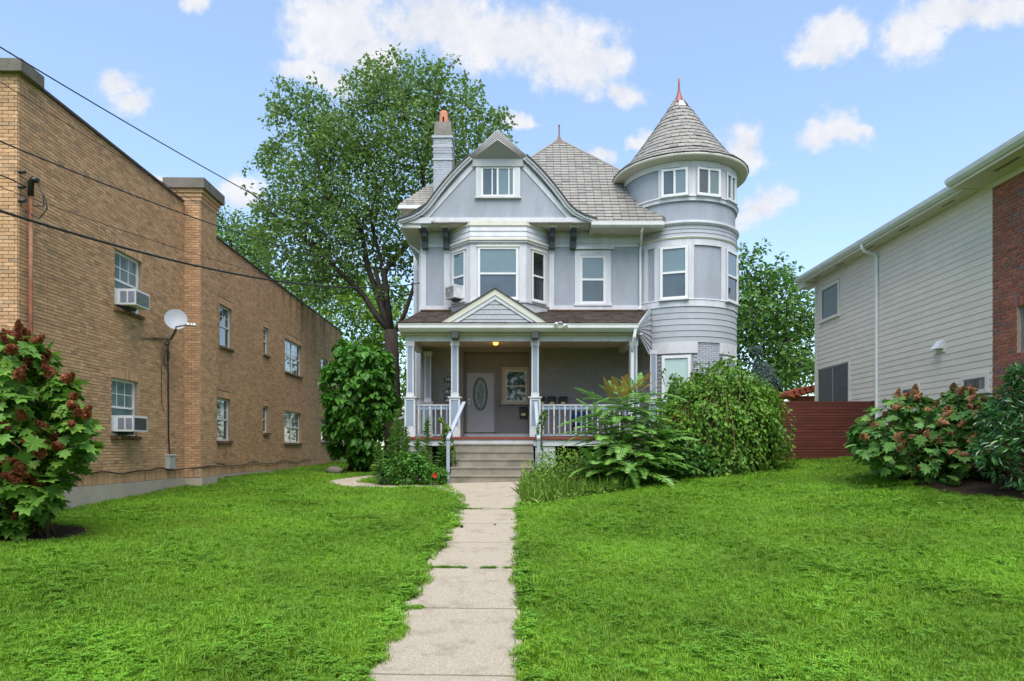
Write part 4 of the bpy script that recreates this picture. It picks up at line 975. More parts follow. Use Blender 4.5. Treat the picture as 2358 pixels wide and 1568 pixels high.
# door
dx0, dx1, dzt, dzb = WX(z5(1065, 0)[0], YD), WX(z5(1395, 0)[0], YD), WZ(z5(0, 685)[1], YD), WZ(z5(0, 1420)[1], YD)
door = MB().box(dx0, dx1, YD - .045, YD - .001, dzb, dzt).build('door', mat('grey_door_paint', (.36, .37, .39), .45, .35, var=.04), H)
MB().box(dx0 - .1, dx0, YD - .07, YD - .001, dzb, dzt + .12).box(dx1, dx1 + .1, YD - .07, YD - .001, dzb, dzt + .12).box(dx0, dx1, YD - .074, YD - .001, dzt, dzt + .12).build('door_frame', M_entry, door)
ocx, ocz = WX(z5(1228, 0)[0], YD), WZ(z5(0, 947)[1], YD); orx, orz = (dx1 - dx0) * .235, (dzt - dzb) * .262
def oval(r0x, r0z, r1x, r1z, ya, yb, nm, m):
    A = [(ocx + r0x * math.cos(t), ya, ocz + r0z * math.sin(t)) for t in np.linspace(0, 2 * math.pi, 40)]; B2 = [(ocx + r1x * math.cos(t), ya, ocz + r1z * math.sin(t)) for t in np.linspace(0, 2 * math.pi, 40)]
    return MB().strip(A, B2, (0, yb - ya, 0)).build(nm, m, door)
oval(orx, orz, orx + .035, orz + .035, YD - .065, YD - .044, 'oval_moulding', M_black)
M_leaded = mat('leaded_glass', (.09, .11, .10), .15, .8, bump=1.0, bscale=30, var=.5, vscale=18, coat=.3)
MB().prism([(ocx + orx * math.cos(t), YD - .056, ocz + orz * math.sin(t)) for t in np.linspace(0, 2 * math.pi, 40)[:-1]], (0, .008, 0)).build('oval_glass', M_leaded, door)
oval(orx * .62, orz * .78, orx * .68, orz * .81, YD - .062, YD - .056, 'lead_line', mat('lead', (.35, .36, .36), .4, metal=.6))
for s in (-1, 1): MB().tube([(ocx, YD - .06, ocz + orz * .9), (ocx + s * orx * .3, YD - .06, ocz + orz * .3), (ocx - s * orx * .25, YD - .06, ocz - orz * .1), (ocx + s * orx * .3, YD - .06, ocz - orz * .45), (ocx, YD - .06, ocz - orz * .9)], .007, 5).build('lead_line', mat('lead', (.35, .36, .36)), door)
for a, b in ((1135, 1205), (1260, 1330)):
    x0, x1, za, zb = WX(z5(a, 0)[0], YD), WX(z5(b, 0)[0], YD), WZ(z5(0, 1335)[1], YD), WZ(z5(0, 1222)[1], YD)
    MB().box(x0, x1, YD - .052, YD - .045, za, zb).box(x0 + .03, x1 - .03, YD - .06, YD - .052, za + .03, zb - .03).build('door_panel', mat('grey_door_paint', (.36, .37, .39)), door)
M_nick = mat('nickel', (.5, .5, .5), .3, .5, metal=.8)
MB().tube([(dx0 + .065, YD - .045, dzb + .98), (dx0 + .065, YD - .1, dzb + .98)], .035, 10).tube([(dx0 + .065, YD - .045, dzb + 1.12), (dx0 + .065, YD - .075, dzb + 1.12)], .028, 10).build('handle', M_nick, door)
# porch window
px0, px1, pz0, pz1 = WX(z5(1535, 0)[0], YD), WX(z5(1800, 0)[0], YD), WZ(z5(0, 1045)[1], YD), WZ(z5(0, 655)[1], YD)
window(H, face(px0, pz0, YD), px1 - px0, pz1 - pz0, frame=.05, casing=.11, head=.11, sill=.09, panes=(M_glass, M_glass), fm=mat('ivory_frame', (.55, .52, .42), .5), cm=M_tan, proud=.06)
# ceiling, beams
MB().box(PXa - .1, PXb + .1, 20.4, YW, ZCEIL, ZCEIL + .04).build('porch_ceiling', M_cream, H)
zbm = WZ(786.7, YP)
MB().box(PXa, PXb, YP - .1, YP + .1, zbm, zbm + .1).build('porch_beam', M_white, H); MB().box(PXa + .02, PXb - .02, YP - .07, YP + .08, zbm + .1, ZCEIL + .1).build('porch_frieze', M_cream, H)
MB().box(PXa, PXa + .2, YP + .1, YW, zbm, ZCEIL).build('porch_beam', M_white, H); MB().box(PXb - .2, PXb, YP + .1, YW, zbm, ZCEIL).build('porch_beam', M_white, H)
gza, gzb = WZ(760.5, YGt), WZ(746, YGt); gxa, gxb = WX(917, YGt), WX(1469, YGt)
MB().box(gxa + .02, gxb - .02, YGt + .06, YP - .05, gza - .03, gza).build('porch_soffit', M_cream, H)
sv_ = MB()
for k in range(90): sv_.box(gxa + .15 + k * .075, gxa + .175 + k * .075, YGt + .16, YGt + .19, gza - .033, gza - .031)
sv_.build('soffit_vents', M_black, H, kind='stuff')
MB().prism([(gxa, YGt + .12, gza), (gxa, YGt + .02, gza), (gxa, YGt - .05, gza + .07), (gxa, YGt - .055, gzb - .02), (gxa, YGt - .07, gzb - .015), (gxa, YGt - .07, gzb), (gxa, YGt + .12, gzb)], (gxb - gxa, 0, 0)).build('porch_gutter', M_gutter, H)
for a, b in ((1039.5, 1055.5), (1224, 1239)): MB().box(WX(a, 20.3), WX(b, 20.3), YP - .42, YP - .06, WZ(778, 20.2), gza - .031).build('beam_block', M_bracket, H)
# columns
def column(xc, Y, half=False, nm='porch_column'):
    ph = WZ(914.4, YP) if True else 0
    mb = MB(); a = .125
    mb.box(xc - .165, xc + .165, Y - .165, Y + .165, porch_z, porch_z + .3); mb.box(xc - .16, xc + .16, Y - .16, Y + .16, porch_z + .3, ph - .03)
    mb.box(xc - .205, xc + .205, Y - .205, Y + .205, ph - .03, ph)
    mb.box(xc - .12, xc + .12, Y - .12, Y + .12, ph, ph + .12); mb.box(xc - .108, xc + .108, Y - .108, Y + .108, ph + .12, zbm - .14); mb.box(xc - .13, xc + .13, Y - .13, Y + .13, zbm - .14, zbm)
    # raised stiles leave recessed blue panels
    c = mb.build(nm, M_white, H)
    for s in (-1, 1):
        MB().box(xc + s * .108 - (.04 if s > 0 else 0), xc + s * .108 + (.04 if s < 0 else 0), Y - .122, Y - .1085, ph + .12, zbm - .14).build('stile', M_white, c)
        MB().box(xc + s * .16 - (.05 if s > 0 else 0), xc + s * .16 + (.05 if s < 0 else 0), Y - .178, Y - .1605, porch_z + .3, ph - .03).build('stile', M_white, c)
    MB().box(xc - .067, xc + .067, Y - .1125, Y - .1085, ph + .14, zbm - .16).build('panel', M_bluepanel, c)
    MB().box(xc - .109, xc + .109, Y - .1645, Y - .1605, porch_z + .32, ph - .1).build('panel', M_bluepanel, c)
    MB().box(xc - .109, xc + .109, Y - .176, Y - .1605, ph - .1, ph - .031).build('panel_rail', M_white, c)
    return c
cx_ = [WX(945.3, YP), WX(1047.5, YP), WX(1231.5, YP), WX(1457, YP)]
for x in cx_: column(x, YP)
column(WX(986, 22.8) , 22.75); column(4.62, 22.4)
# balustrades
def baluster_profile(xc, Y, turned):
    zt_, zb_ = porch_z + .93, porch_z + .08
    if turned: MB().lathe(xc, Y, [(.022, zb_), (.022, zb_ + .14), (.028, zb_ + .17), (.014, zb_ + .2), (.024, zb_ + .36), (.013, zb_ + .52), (.026, zb_ + .62), (.022, zb_ + .65), (.026, zt_)], n=8).build('baluster', M_white, H, True)
    else: MB().box(xc - .02, xc + .02, Y - .02, Y + .02, zb_, zt_).build('baluster', M_bluepanel, H)
def balustrade(x0, x1, Y):
    MB().box(x0, x1, Y - .04, Y + .04, porch_z + .93, porch_z + .985).build('top_rail', M_siding, H); MB().box(x0, x1, Y - .02, Y + .02, porch_z + .83, porch_z + .9295).build('sub_rail', M_bluepanel, H)
    MB().box(x0, x1, Y - .035, Y + .035, porch_z + .03, porch_z + .08).build('bottom_rail', M_bluepanel, H)
    n = int(round((x1 - x0) / .17))
    for k in range(n): baluster_profile(x0 + (k + .5) * (x1 - x0) / n, Y - .03, k % 2 == 0)
balustrade(cx_[0] + .16, cx_[1] - .16, YP); balustrade(cx_[2] + .16, cx_[3] - .16, YP)
# porch roof
zr0, zr1 = gzb + .02, WZ(717, YW)
rx0, rx1 = gxa + .02, gxb - .02; tx0, tx1 = XL, WX(1491, YW)
pr = MB().quad((rx0, YGt - .05, zr0), (rx1, YGt - .05, zr0), (tx1, YW, zr1), (tx0, YW, zr1)).quad((rx0, YGt - .05, zr0), (tx0, YW, zr1), (rx0, YW, zr0)).build('porch_roof', M_shingle, H)
d_ = np.array([0, YW - YGt + .05, zr1 - zr0]); dl = np.linalg.norm(d_); d_ /= dl; dn = np.cross(np.array([1., 0, 0]), d_); Ts = []
for r in range(int(dl / .14)):
    t = r * .14 / dl; xl, xr = rx0 + (tx0 - rx0) * t, rx1 + (tx1 - rx1) * t; x = xl
    while x < xr:
        wd = random.uniform(.16, .36); b = min(x + wd, xr)
        Ts.append(TRS(np.array([(x + b) / 2, YGt - .05, zr0]) + d_ * (r * .14 + random.choice((0, 0, -.02))) + dn * random.uniform(.0, .008), np.array([b - x - .004, 0, 0]), d_ * .14, dn)); x += wd
pieces('shingle', SLATE, Ts, M_shingle, pr, 0, 'shingles')
MB().tube([(tx0, YW - .06, zr1 + .03), (tx1, YW - .06, zr1 + .03)], .025, 6).build('roof_flashing', mat('rusty_flashing', (.20, .11, .07), .7, var=.3), pr)
# small pediment
YQ = 20.22
q_o = [W(*z3(705, 1385), YQ), W(*z3(1410, 958), YQ), W(*z3(2085, 1395), YQ)]; q_m = [W(*z3(835, 1385), YQ), W(*z3(1410, 1035), YQ), W(*z3(1945, 1392), YQ)]; q_i = [W(*z3(925, 1385), YQ), W(*z3(1410, 1088), YQ), W(*z3(1885, 1392), YQ)]
zq = gzb + .012
fix = lambda P: [(p[0], p[1], max(p[2], zq)) for p in P]
q_o, q_m, q_i = fix(q_o), fix(q_m), fix(q_i)
pd = MB().prism([q_i[0], q_i[2], q_i[1]], (0, .1, 0)).build('pediment', M_siding, H)
MB().strip(q_o, q_m, (0, -.06, 0)).build('rake_board', M_cream, pd); MB().strip(q_m, q_i, (0, -.035, 0)).build('rake_moulding', M_white, pd)
nr = 5; zt_q = q_i[1][2]
for r in range(nr):
    za = zq + (zt_q - zq) * r / nr; zb = zq + (zt_q - zq) * (r + 1) / nr
    fa, fb = 1 - r / nr, 1 - (r + 1) / nr; xc = q_i[1][0]
    xl, xr = xc + (q_i[0][0] - xc) * fa, xc + (q_i[2][0] - xc) * fa; n = max(1, int((xr - xl) / .16)); 
    for k in range(n):
        x0, x1 = xl + (xr - xl) * k / n, xl + (xr - xl) * (k + 1) / n
        fl = lambda x: min(zb + .01, zq + (zt_q - zq) * (1 - abs(x - xc) / max(.01, abs((q_i[0] if x < xc else q_i[2])[0] - xc))))
        ta, tb_ = max(za, fl(x0)), max(za, fl(x1))
        if max(ta, tb_) - za < .02: continue
        MB().add([(x0 + .003, YQ - .022, za), (x1 - .003, YQ - .022, za), (x1 - .003, YQ - .004, tb_), (x0 + .003, YQ - .004, ta), (x0 + .003, YQ, za), (x1 - .003, YQ, za)], [(0, 1, 2, 3), (0, 4, 5, 1)]).build('shingle', M_siding, pd)
for a, b in ((q_o[0], q_o[1]), (q_o[1], q_o[2])):
    MB().prism([(a[0], YQ - .1, a[2] + .005), (b[0], YQ - .1, b[2] + .005), (b[0], YQ - .1, b[2] + .035), (a[0], YQ - .1, a[2] + .035)], (0, 2.6, 0)).build('pediment_roof', M_shingle, pd)
# angled end wall between porch corner and turret
ea, eb = np.array([gxb + .0, 20.25, 0]), np.array([4.62, 22.75, 0]); ed = eb - ea; el = np.linalg.norm(ed); ed /= el; en = np.array([ed[1], -ed[0], 0]); en = en if en[1] < 0 else -en
EM = wmat(ea, ed, ez, en)
MB(EM).quad((0, gza - .1, 0), (el, 4.0, 0), (el, zr1 + .1, 0), (0, gzb, 0)).build('porch_end_wall', M_siding, H)
for k in range(9):
    f0, f1 = k / 9, (k + 1) / 9; a0 = gza - .1 + (gzb + .02 - gza + .1) * f0; a1 = gza - .1 + (gzb + .02 - gza + .1) * f1; b0 = 4.0 + (zr1 + .1 - 4.0) * f0; b1 = 4.0 + (zr1 + .1 - 4.0) * f1
    MB(EM).hexa([(0, a0, .04), (el, b0, .04), (el, b0, 0), (0, a0, 0), (0, a1, .006), (el, b1, .006), (el, b1, 0), (0, a1, 0)]).build('clapboard', M_siding, H)
MB().tube([(WX(1462, 20.2), 20.12, gza + .02), (WX(1459, 20.2), 20.12, gza - .2), (WX(1455, 20.3), 20.3, gza - .5), (WX(1455, 20.4), 20.38, gza - .62), (WX(1455, 20.4), 20.38, porch_z - .1)], .05, 8).build('downspout', M_gutter, H)
# lamp on the porch ceiling
lp = thing('ceiling_lamp', 'small glowing orange lamp on the porch ceiling', 'lamp', (WX(1141, 21.6), 21.6, 4.3))
lx, lz = WX(1141, 21.6), WZ(790, 21.6)
MB().lathe(lx, 21.6, [(.001, lz + .12), (.09, lz + .12), (.09, lz + .09), (.001, lz + .09)], n=16).build('base', M_bracket, lp)
MB().lathe(lx, 21.6, [(.07, lz + .09), (.085, lz + .03), (.07, lz - .05), (.001, lz - .06)], n=16).build('glass_shade', mat('lit_amber_glass', (.9, .5, .15), .4, emit=((1, .36, .05), 2.2)), lp, True)
pl = bpy.data.lights.new('lamp_light', 'POINT'); pl.energy = 1.6; pl.color = (1, .55, .22); pl.shadow_soft_size = .08; po = bpy.data.objects.new('lamp_light', pl)
link(po, lp, Matrix.Translation((lx, 21.6, lz - .12)))
# ================================================================== STEPS AND HANDRAILS
ST = thing('concrete_steps', 'weathered concrete steps with grey wooden handrails up to the porch', 'steps', (-.55, 19.1, GZ(-.5, 19.1)))
zs0 = GZ(-.5, 19.1); rs = (WZ(1021, 20.3) - zs0) / 5
for k in range(5):
    y0 = 19.1 + .3 * k
    MB().box(-1.74, .63, y0, 20.43 if k == 4 else y0 + .34, zs0 - .2 if k == 0 else zs0 + rs * k - .02, zs0 + rs * (k + 1) - .045).box(-1.75, .64, y0 - .025, y0 + .34, zs0 + rs * (k + 1) - .045, zs0 + rs * (k + 1)).build('step', M_conc, ST)
M_rail = mat('blue_grey_rail_paint', (.30, .345, .41), .55, .3, bump=.15, var=.08, dirt=.35)
def handrail(xf, xt, zf_, zt_, yf, yt):
    MB().hexa([(xf - .05, yf, zf_ - .05), (xf + .05, yf, zf_ - .05), (xt + .05, yt, zt_ - .05), (xt - .05, yt, zt_ - .05), (xf - .05, yf, zf_), (xf + .05, yf, zf_), (xt + .05, yt, zt_), (xt - .05, yt, zt_)]).build('handrail', M_rail, ST)
    MB().box(xf - .045, xf + .045, yf + .03, yf + .12, GZ(xf, yf) - .1, zf_ - .05).build('newel_post', M_rail, ST)
handrail(WX(1031.5, 19.35), WX(1068, 20.45), WZ(1008, 19.35), WZ(925, 20.45), 19.3, 20.42)
handrail(WX(1239.5, 19.35), WX(1233, 20.45), WZ(1008, 19.35), WZ(925, 20.45), 19.3, 20.42)
SR = thing('side_stair_rail', 'grey sloping side rail left of the porch corner column', 'handrail', (WX(920, 20.9), 20.9, 0))
xa_, xb_ = WX(z5(0, 0)[0], 1), 0
def z7(x, y): return ((860 + x / 5.2267) * K, (950 + y / 5.2267) * K)
p0, p1 = W(*z7(372, 240), 20.9), W(*z7(512, 188), 20.9)
MB().prism([p0, p1, (p1[0], p1[1], p1[2] + .07), (p0[0], p0[1], p0[2] + .07)], (0, .1, 0)).build('rail', M_siding, SR)
q0_, q1_ = W(*z7(437, 0), 20.9)[0], W(*z7(460, 0), 20.9)[0]
MB().box(q0_, q1_, 20.92, 20.99, -.1, p0[2] + .08).build('post', M_siding, SR)
# ================================================================== THINGS ON THE PORCH
def mailbox(x0, x1, ya, yb, Y, label):
    xa_, xb_, za, zb = WX(x0, Y), WX(x1, Y), WZ(yb, Y), WZ(ya, Y)
    t = thing('mailbox', label, 'mailbox', ((xa_ + xb_) / 2, Y, za), 'black mailboxes with brass plates')
    MB().hexa([(xa_, Y - .1, za), (xb_, Y - .1, za), (xb_, Y, za), (xa_, Y, za), (xa_, Y - .12, zb - .05), (xb_, Y - .12, zb - .05), (xb_, Y, zb), (xa_, Y, zb)]).build('body', M_black, t)
    MB().hexa([(xa_ - .01, Y - .135, zb - .08), (xb_ + .01, Y - .135, zb - .08), (xb_ + .01, Y, zb - .02), (xa_ - .01, Y, zb - .02), (xa_ - .01, Y - .135, zb - .05), (xb_ + .01, Y - .135, zb - .05), (xb_ + .01, Y, zb + .015), (xa_ - .01, Y, zb + .015)]).build('lid', M_black, t)
    cx2, cz2 = (xa_ + xb_) / 2, za + .11
    MB().prism([(cx2 + .085 * math.cos(a), Y - .112, cz2 + .045 * math.sin(a)) for a in np.linspace(0, 6.283, 20)[:-1]], (0, -.006, 0)).build('name_plate', M_brass, t)
Y9 = YW - .012
for (a, b, l) in ((1240.5, 1253.5, 'black mailbox nearest the porch column on the grey brick wall'), (1261.5, 1279, 'middle one of the three black mailboxes on the porch brick wall'), (1287, 1305, 'rightmost of the three black mailboxes on the porch brick wall')):
    mailbox(a, b, 914, 936, Y9, l)
mailbox(1196, 1213, 938, 962, YD - .013, 'tall black mailbox on the entry wall under the porch window')
np_ = thing('number_plate', 'black house number plate on the brick wall left of the door', 'number plate', (WX(1034, Y9), Y9, WZ(880, Y9)))
nx0, nx1, nz0, nz1 = WX(z5(772, 0)[0], Y9), WX(z5(905, 0)[0], Y9), WZ(z5(0, 802)[1], Y9), WZ(z5(0, 738)[1], Y9)
MB().prism([(nx0, Y9, nz0), (nx1, Y9, nz0), (nx1, Y9, nz1 - .03), ((nx0 + nx1) / 2 + .08, Y9, nz1 + .02), ((nx0 + nx1) / 2 - .08, Y9, nz1 + .02), (nx0, Y9, nz1 - .03)], (0, -.02, 0)).build('plate', M_black, np_)
def text(body, x, z, Y, size, m, parent, name='lettering'):
    c = bpy.data.curves.new(name, 'FONT'); c.body = body; c.size = size; c.extrude = .003; c.align_x = 'LEFT'
    c.materials.append(m); o = bpy.data.objects.new(name, c)
    COL.objects.link(o); dg = bpy.context.evaluated_depsgraph_get(); me = bpy.data.meshes.new_from_object(o.evaluated_get(dg)); bpy.data.objects.remove(o)
    o = bpy.data.objects.new(name, me); o['kind'] = 'stuff'
    link(o, parent, Matrix.Translation((x, Y, z)) @ Matrix.Rotation(R(90), 4, 'X')); return o
text('360', nx0 + .05, nz0 + .05, Y9 - .024, .17, M_winframe, np_)
sg = thing('wall_plaque', 'black and white arched plaque on the porch wall beside the door', 'plaque', (WX(1034, Y9), Y9, WZ(920, Y9)))
sx0, sx1, sz0, sz1 = WX(z5(778, 0)[0], Y9), WX(z5(900, 0)[0], Y9), WZ(z5(0, 1050)[1], Y9), WZ(z5(0, 872)[1], Y9); sm_ = (sx0 + sx1) / 2
MB().prism([(sx0, Y9, sz0 + .04), (sx0 + .05, Y9, sz0), (sx1 - .05, Y9, sz0), (sx1, Y9, sz0 + .04), (sx1, Y9, sz1 - .1), (sm_ + .06, Y9, sz1 - .02), (sm_, Y9, sz1), (sm_ - .06, Y9, sz1 - .02), (sx0, Y9, sz1 - .1)], (0, -.015, 0)).build('board', M_black, sg)
text('PRESE', sx0 + .02, sz0 + .29, Y9 - .019, .105, M_winframe, sg); text('FOR NE', sx0 + .02, sz0 + .17, Y9 - .019, .1, M_winframe, sg)
MB().prism([(sx0 + .03, Y9 - .016, sz0 + .06), (sx0 + .08, Y9 - .016, sz0 + .03), (sx1 - .08, Y9 - .016, sz0 + .03), (sx1 - .03, Y9 - .016, sz0 + .06), (sx1 - .08, Y9 - .016, sz0 + .11), (sx0 + .08, Y9 - .016, sz0 + .11)], (0, -.006, 0)).build('banner', M_winframe, sg)
for s in (-1, 1): MB().prism([(sm_ + s * .03, Y9 - .016, sz1 - .13), (sm_ + s * .13, Y9 - .016, sz1 - .15), (sm_ + s * .1, Y9 - .016, sz1 - .09), (sm_ + s * .03, Y9 - .016, sz1 - .06)], (0, -.005, 0)).build('scroll', M_winframe, sg)
kp = thing('door_bells', 'two short rows of small door bells beside the grey door', 'door bell', (WX(1172, YD), YD, 2.3))
for (zx, zy) in ((1432, 1030), (1432, 1085), (1464, 1033), (1464, 1055), (1464, 1083), (1464, 1106)):
    p = W(*z5(zx, zy), YD - .02); MB().box(p[0] - (.02 if zx > 1450 else .012), p[0] + (.02 if zx > 1450 else .012), YD - .035, YD - .013, p[2] - .02, p[2] + .02).build('button', M_black if zx < 1450 else M_cap, kp)
# floodlight on the gutter
fl = thing('floodlight', 'twin white floodlight fixed on the porch gutter right of the pediment', 'floodlight', W(1291, 760, 20.1))
MB().lathe(WX(1290, 20.05), 20.12, [(.001, gzb + .07), (.07, gzb + .05), (.08, gzb - .01), (.001, gzb - .02)], n=14).build('base', mat('grey_lamp_body', (.25, .26, .30), .5), fl, True)
for s in (-1, 1):
    c = Vector((WX(1290, 20.05) + s * .13, 20.0, gzb - .03 - .05 * (s > 0))); d = Vector((s * .25, -1, -.55)).normalized()
    MB().tube([c + d * -.1, c + d * -.04, c + d * .09], [.03, .045, .068], 12).build('lamp_head', M_acw, fl, True)
    MB().tube([c + d * .091, c + d * .097], [.06, .06], 12).build('lens', mat('yellowed_lens', (.55, .55, .42), .3), fl)
    MB().tube([c + d * -.1, (WX(1290, 20.05), 20.1, gzb + .03)], .016, 6).build('arm', M_cap, fl)
# folding chair behind the balustrade
fc = thing('camp_chair', 'dark blue folding camp chair behind the right balustrade of the porch', 'chair', (1.75, 21.6, porch_z))
M_navy = mat('navy_canvas', (.012, .03, .075), .8, .15, bump=.3); cxx, cyy = WX(1340, 21.7), 21.7
MB().hexa([(cxx - .28, cyy - .25, porch_z + .40), (cxx + .28, cyy - .25, porch_z + .40), (cxx + .28, cyy + .25, porch_z + .36), (cxx - .28, cyy + .25, porch_z + .36), (cxx - .28, cyy - .25, porch_z + .43), (cxx + .28, cyy - .25, porch_z + .43), (cxx + .28, cyy + .25, porch_z + .39), (cxx - .28, cyy + .25, porch_z + .39)]).build('seat', M_navy, fc)
MB().hexa([(cxx - .28, cyy + .25, porch_z + .38), (cxx + .28, cyy + .25, porch_z + .38), (cxx + .28, cyy + .28, porch_z + .38), (cxx - .28, cyy + .28, porch_z + .38), (cxx - .3, cyy + .38, porch_z + .86), (cxx + .3, cyy + .38, porch_z + .86), (cxx + .3, cyy + .41, porch_z + .86), (cxx - .3, cyy + .41, porch_z + .86)]).build('backrest', M_navy, fc)
for s in (-1, 1):
    MB().tube([(cxx + s * .3, cyy - .28, porch_z), (cxx + s * .3, cyy + .3, porch_z + .42)], .013, 6).build('leg', M_black, fc); MB().tube([(cxx + s * .3, cyy + .28, porch_z), (cxx + s * .3, cyy - .28, porch_z + .42)], .013, 6).build('leg', M_black, fc)
    MB().tube([(cxx + s * .3, cyy - .28, porch_z + .62), (cxx + s * .31, cyy + .34, porch_z + .66)], .022, 6).build('armrest', M_navy, fc)
    MB().tube([(cxx + s * .3, cyy - .26, porch_z + .42), (cxx + s * .3, cyy - .26, porch_z + .62)], .012, 6).build('arm_post', M_black, fc); MB().tube([(cxx + s * .3, cyy + .28, porch_z + .4), (cxx + s * .31, cyy + .4, porch_z + .88)], .012, 6).build('back_post', M_black, fc)
# ================================================================== VEGETATION
def nrm(a): return a / np.maximum(np.linalg.norm(a, axis=-1, keepdims=True), 1e-9)
def leaf_T(P, A, N, S, wid=1.0):
    A = nrm(A); X = nrm(np.cross(A, N)); N2 = np.cross(X, A); n = len(P); S = np.broadcast_to(np.asarray(S, float), (n,))[:, None]
    T = np.zeros((n, 4, 4)); T[:, :3, 0] = X * S * wid; T[:, :3, 1] = A * S; T[:, :3, 2] = N2 * S; T[:, :3, 3] = P; T[:, 3, 3] = 1; return T
L_SIMPLE = ([(0, 0, 0), (.3, .42, .07), (0, 1, -.08), (-.3, .42, .07)], [(0, 1, 2), (0, 2, 3)])
L_OVATE = ([(0, 0, 0), (.27, .25, .05), (.3, .5, .06), (0, 1, -.1), (-.3, .5, .06), (-.27, .25, .05)], [(0, 1, 2, 3), (0, 3, 4, 5)])
L_HEART = ([(0, .06, 0), (.22, -.04, .03), (.42, .2, .06), (.33, .55, .03), (0, 1, -.14), (-.33, .55, .03), (-.42, .2, .06), (-.22, -.04, .03)], [(0, 1, 2), (0, 2, 3), (0, 3, 4), (0, 4, 5), (0, 5, 6), (0, 6, 7)])
_h = [(0, -.02, 0), (.10, .10, .02), (.40, .02, .03), (.36, .22, .02), (.58, .40, .0), (.30, .50, .02), (.38, .76, -.03), (.16, .74, -.02), (0, 1.02, -.1)]
_ho = _h + [(-x, y, z) for x, y, z in _h[-2:0:-1]]
L_LOBED = (_ho + [(0, .42, -.03)], [(i, (i + 1) % len(_ho), len(_ho)) for i in range(len(_ho))])
L_LANCE = ([(0, 0, 0), (.13, .3, .03), (.12, .62, .02), (0, 1, -.1), (-.12, .62, .02), (-.13, .3, .03)], [(0, 1, 2, 3), (0, 3, 4, 5)])
def inpoly(x, y, P):
    c = False; j = len(P) - 1
    for i in range(len(P)):
        if (P[i][1] > y) != (P[j][1] > y) and x < (P[j][0] - P[i][0]) * (y - P[i][1]) / (P[j][1] - P[i][1]) + P[i][0]: c = not c
        j = i
    return c
def edge_dist(x, y, P):
    m = 1e9
    for (a, b) in zip(P, P[1:] + P[:1]):
        dx_, dy_ = b[0] - a[0], b[1] - a[1]; t = max(0, min(1, ((x - a[0]) * dx_ + (y - a[1]) * dy_) / max(1e-9, dx_ * dx_ + dy_ * dy_)))
        m = min(m, math.hypot(x - a[0] - t * dx_, y - a[1] - t * dy_))
    return m
def poly_clumps(P, Yc, depth, n, rad):
    """clump centres filling a silhouette measured in the picture, with depth about Yc"""
    xs, ys = [p[0] for p in P], [p[1] for p in P]; out = []; rp = rad / Yc * F; mx = 0; tries = 0
    big = max(edge_dist(random.uniform(min(xs), max(xs)), random.uniform(min(ys), max(ys)), P) for _ in range(60))
    while len(out) < n and tries < 20000:
        tries += 1; x, y = random.uniform(min(xs), max(xs)), random.uniform(min(ys), max(ys))
        if not inpoly(x, y, P): continue
        e = edge_dist(x, y, P)
        if e < rp * .18: continue
        s = rad * random.uniform(.7, 1.2); s = min(s, max(rad * .4, e / F * Yc * 1.2))
        d = depth * math.sqrt(max(.05, 1 - (1 - min(1, e / max(1, big))) ** 2)); Y = Yc + random.uniform(-d, d)
        c = np.array([WX(x, Y), Y, WZ(y, Y)])
        if any(np.linalg.norm(c - q[0]) < .62 * (s + q[1]) * .75 for q in out) and tries < 15000: continue
        out.append((c, s))
    return out
def shell_leaves(clumps, per, inner=.55, flat=1.0, up=.5, droop=.25, jit=.6):
    P, A, N = [], [], []
    for c, r in clumps:
        n = per if isinstance(per, int) else max(6, int(per * r * r))
        d = nrm(rng.normal(size=(n, 3))); rad = (inner + (1 - inner) * np.sqrt(rng.random(n)))[:, None] * r
        P.append(c + d * rad * np.array([1, 1, flat]))
        A.append(nrm(d * np.array([1, 1, .4]) + rng.normal(size=(n, 3)) * jit + np.array([0, 0, -droop])))
        N.append(nrm(d * .7 + np.array([0, 0, up]) + rng.normal(size=(n, 3)) * jit * .6))
    return np.concatenate(P), np.concatenate(A), np.concatenate(N)
def joined(name, base, T, m, parent, kind=None):
    V0 = np.asarray(base[0], float); V = np.einsum('nij,kj->nki', T[:, :3, :3], V0) + T[:, None, :3, 3]; k = len(V0); offs = np.arange(len(T)) * k
    if len(set(len(f) for f in base[1])) == 1: Fa = (np.array(base[1])[None] + offs[:, None, None]).reshape(-1, len(base[1][0]))
    else: Fa = [tuple(i + o for i in f) for o in offs for f in base[1]]
    o = mesh_obj(name, V.reshape(-1, 3), Fa, m, parent)
    if kind: o['kind'] = kind
    return o
def bez(a, b, lift=.0, n=6, wob=.0):
    a, b = np.array(a, float), np.array(b, float); mid = a * .45 + b * .55 + np.array([0, 0, lift]); pts = []
    for i in range(n + 1):
        t = i / n; p = a * (1 - t) ** 2 + mid * 2 * t * (1 - t) + b * t * t
        if 0 < i < n: p = p + rng.normal(size=3) * wob
        pts.append(tuple(p))
    return pts
def leafmat(name, c1, c2, c3, rough=.5, spec=.35, trans=.3, rnd=.2): return mat(name, c1, rough, spec, var=.18, vscale=.7, rnd=rnd, col2=c2, col3=c3, trans=trans)
M_bark = mat('dark_bark', (.055, .045, .036), .95, .1, bump=1.0, bscale=14, var=.3, vscale=5, stretch=(2, 2, .35))
M_twig = mat('brown_twig', (.12, .075, .04), .9, .1, var=.2)
M_oak = leafmat('oak_leaves', (.12, .215, .048), (.165, .275, .058), (.085, .165, .038), trans=.48)
M_lightleaf = leafmat('bright_leaves', (.15, .29, .03), (.20, .34, .036), (.11, .22, .03), trans=.38)
M_midleaf = leafmat('mid_leaves', (.095, .21, .035), (.13, .26, .045), (.07, .16, .03), trans=.34)
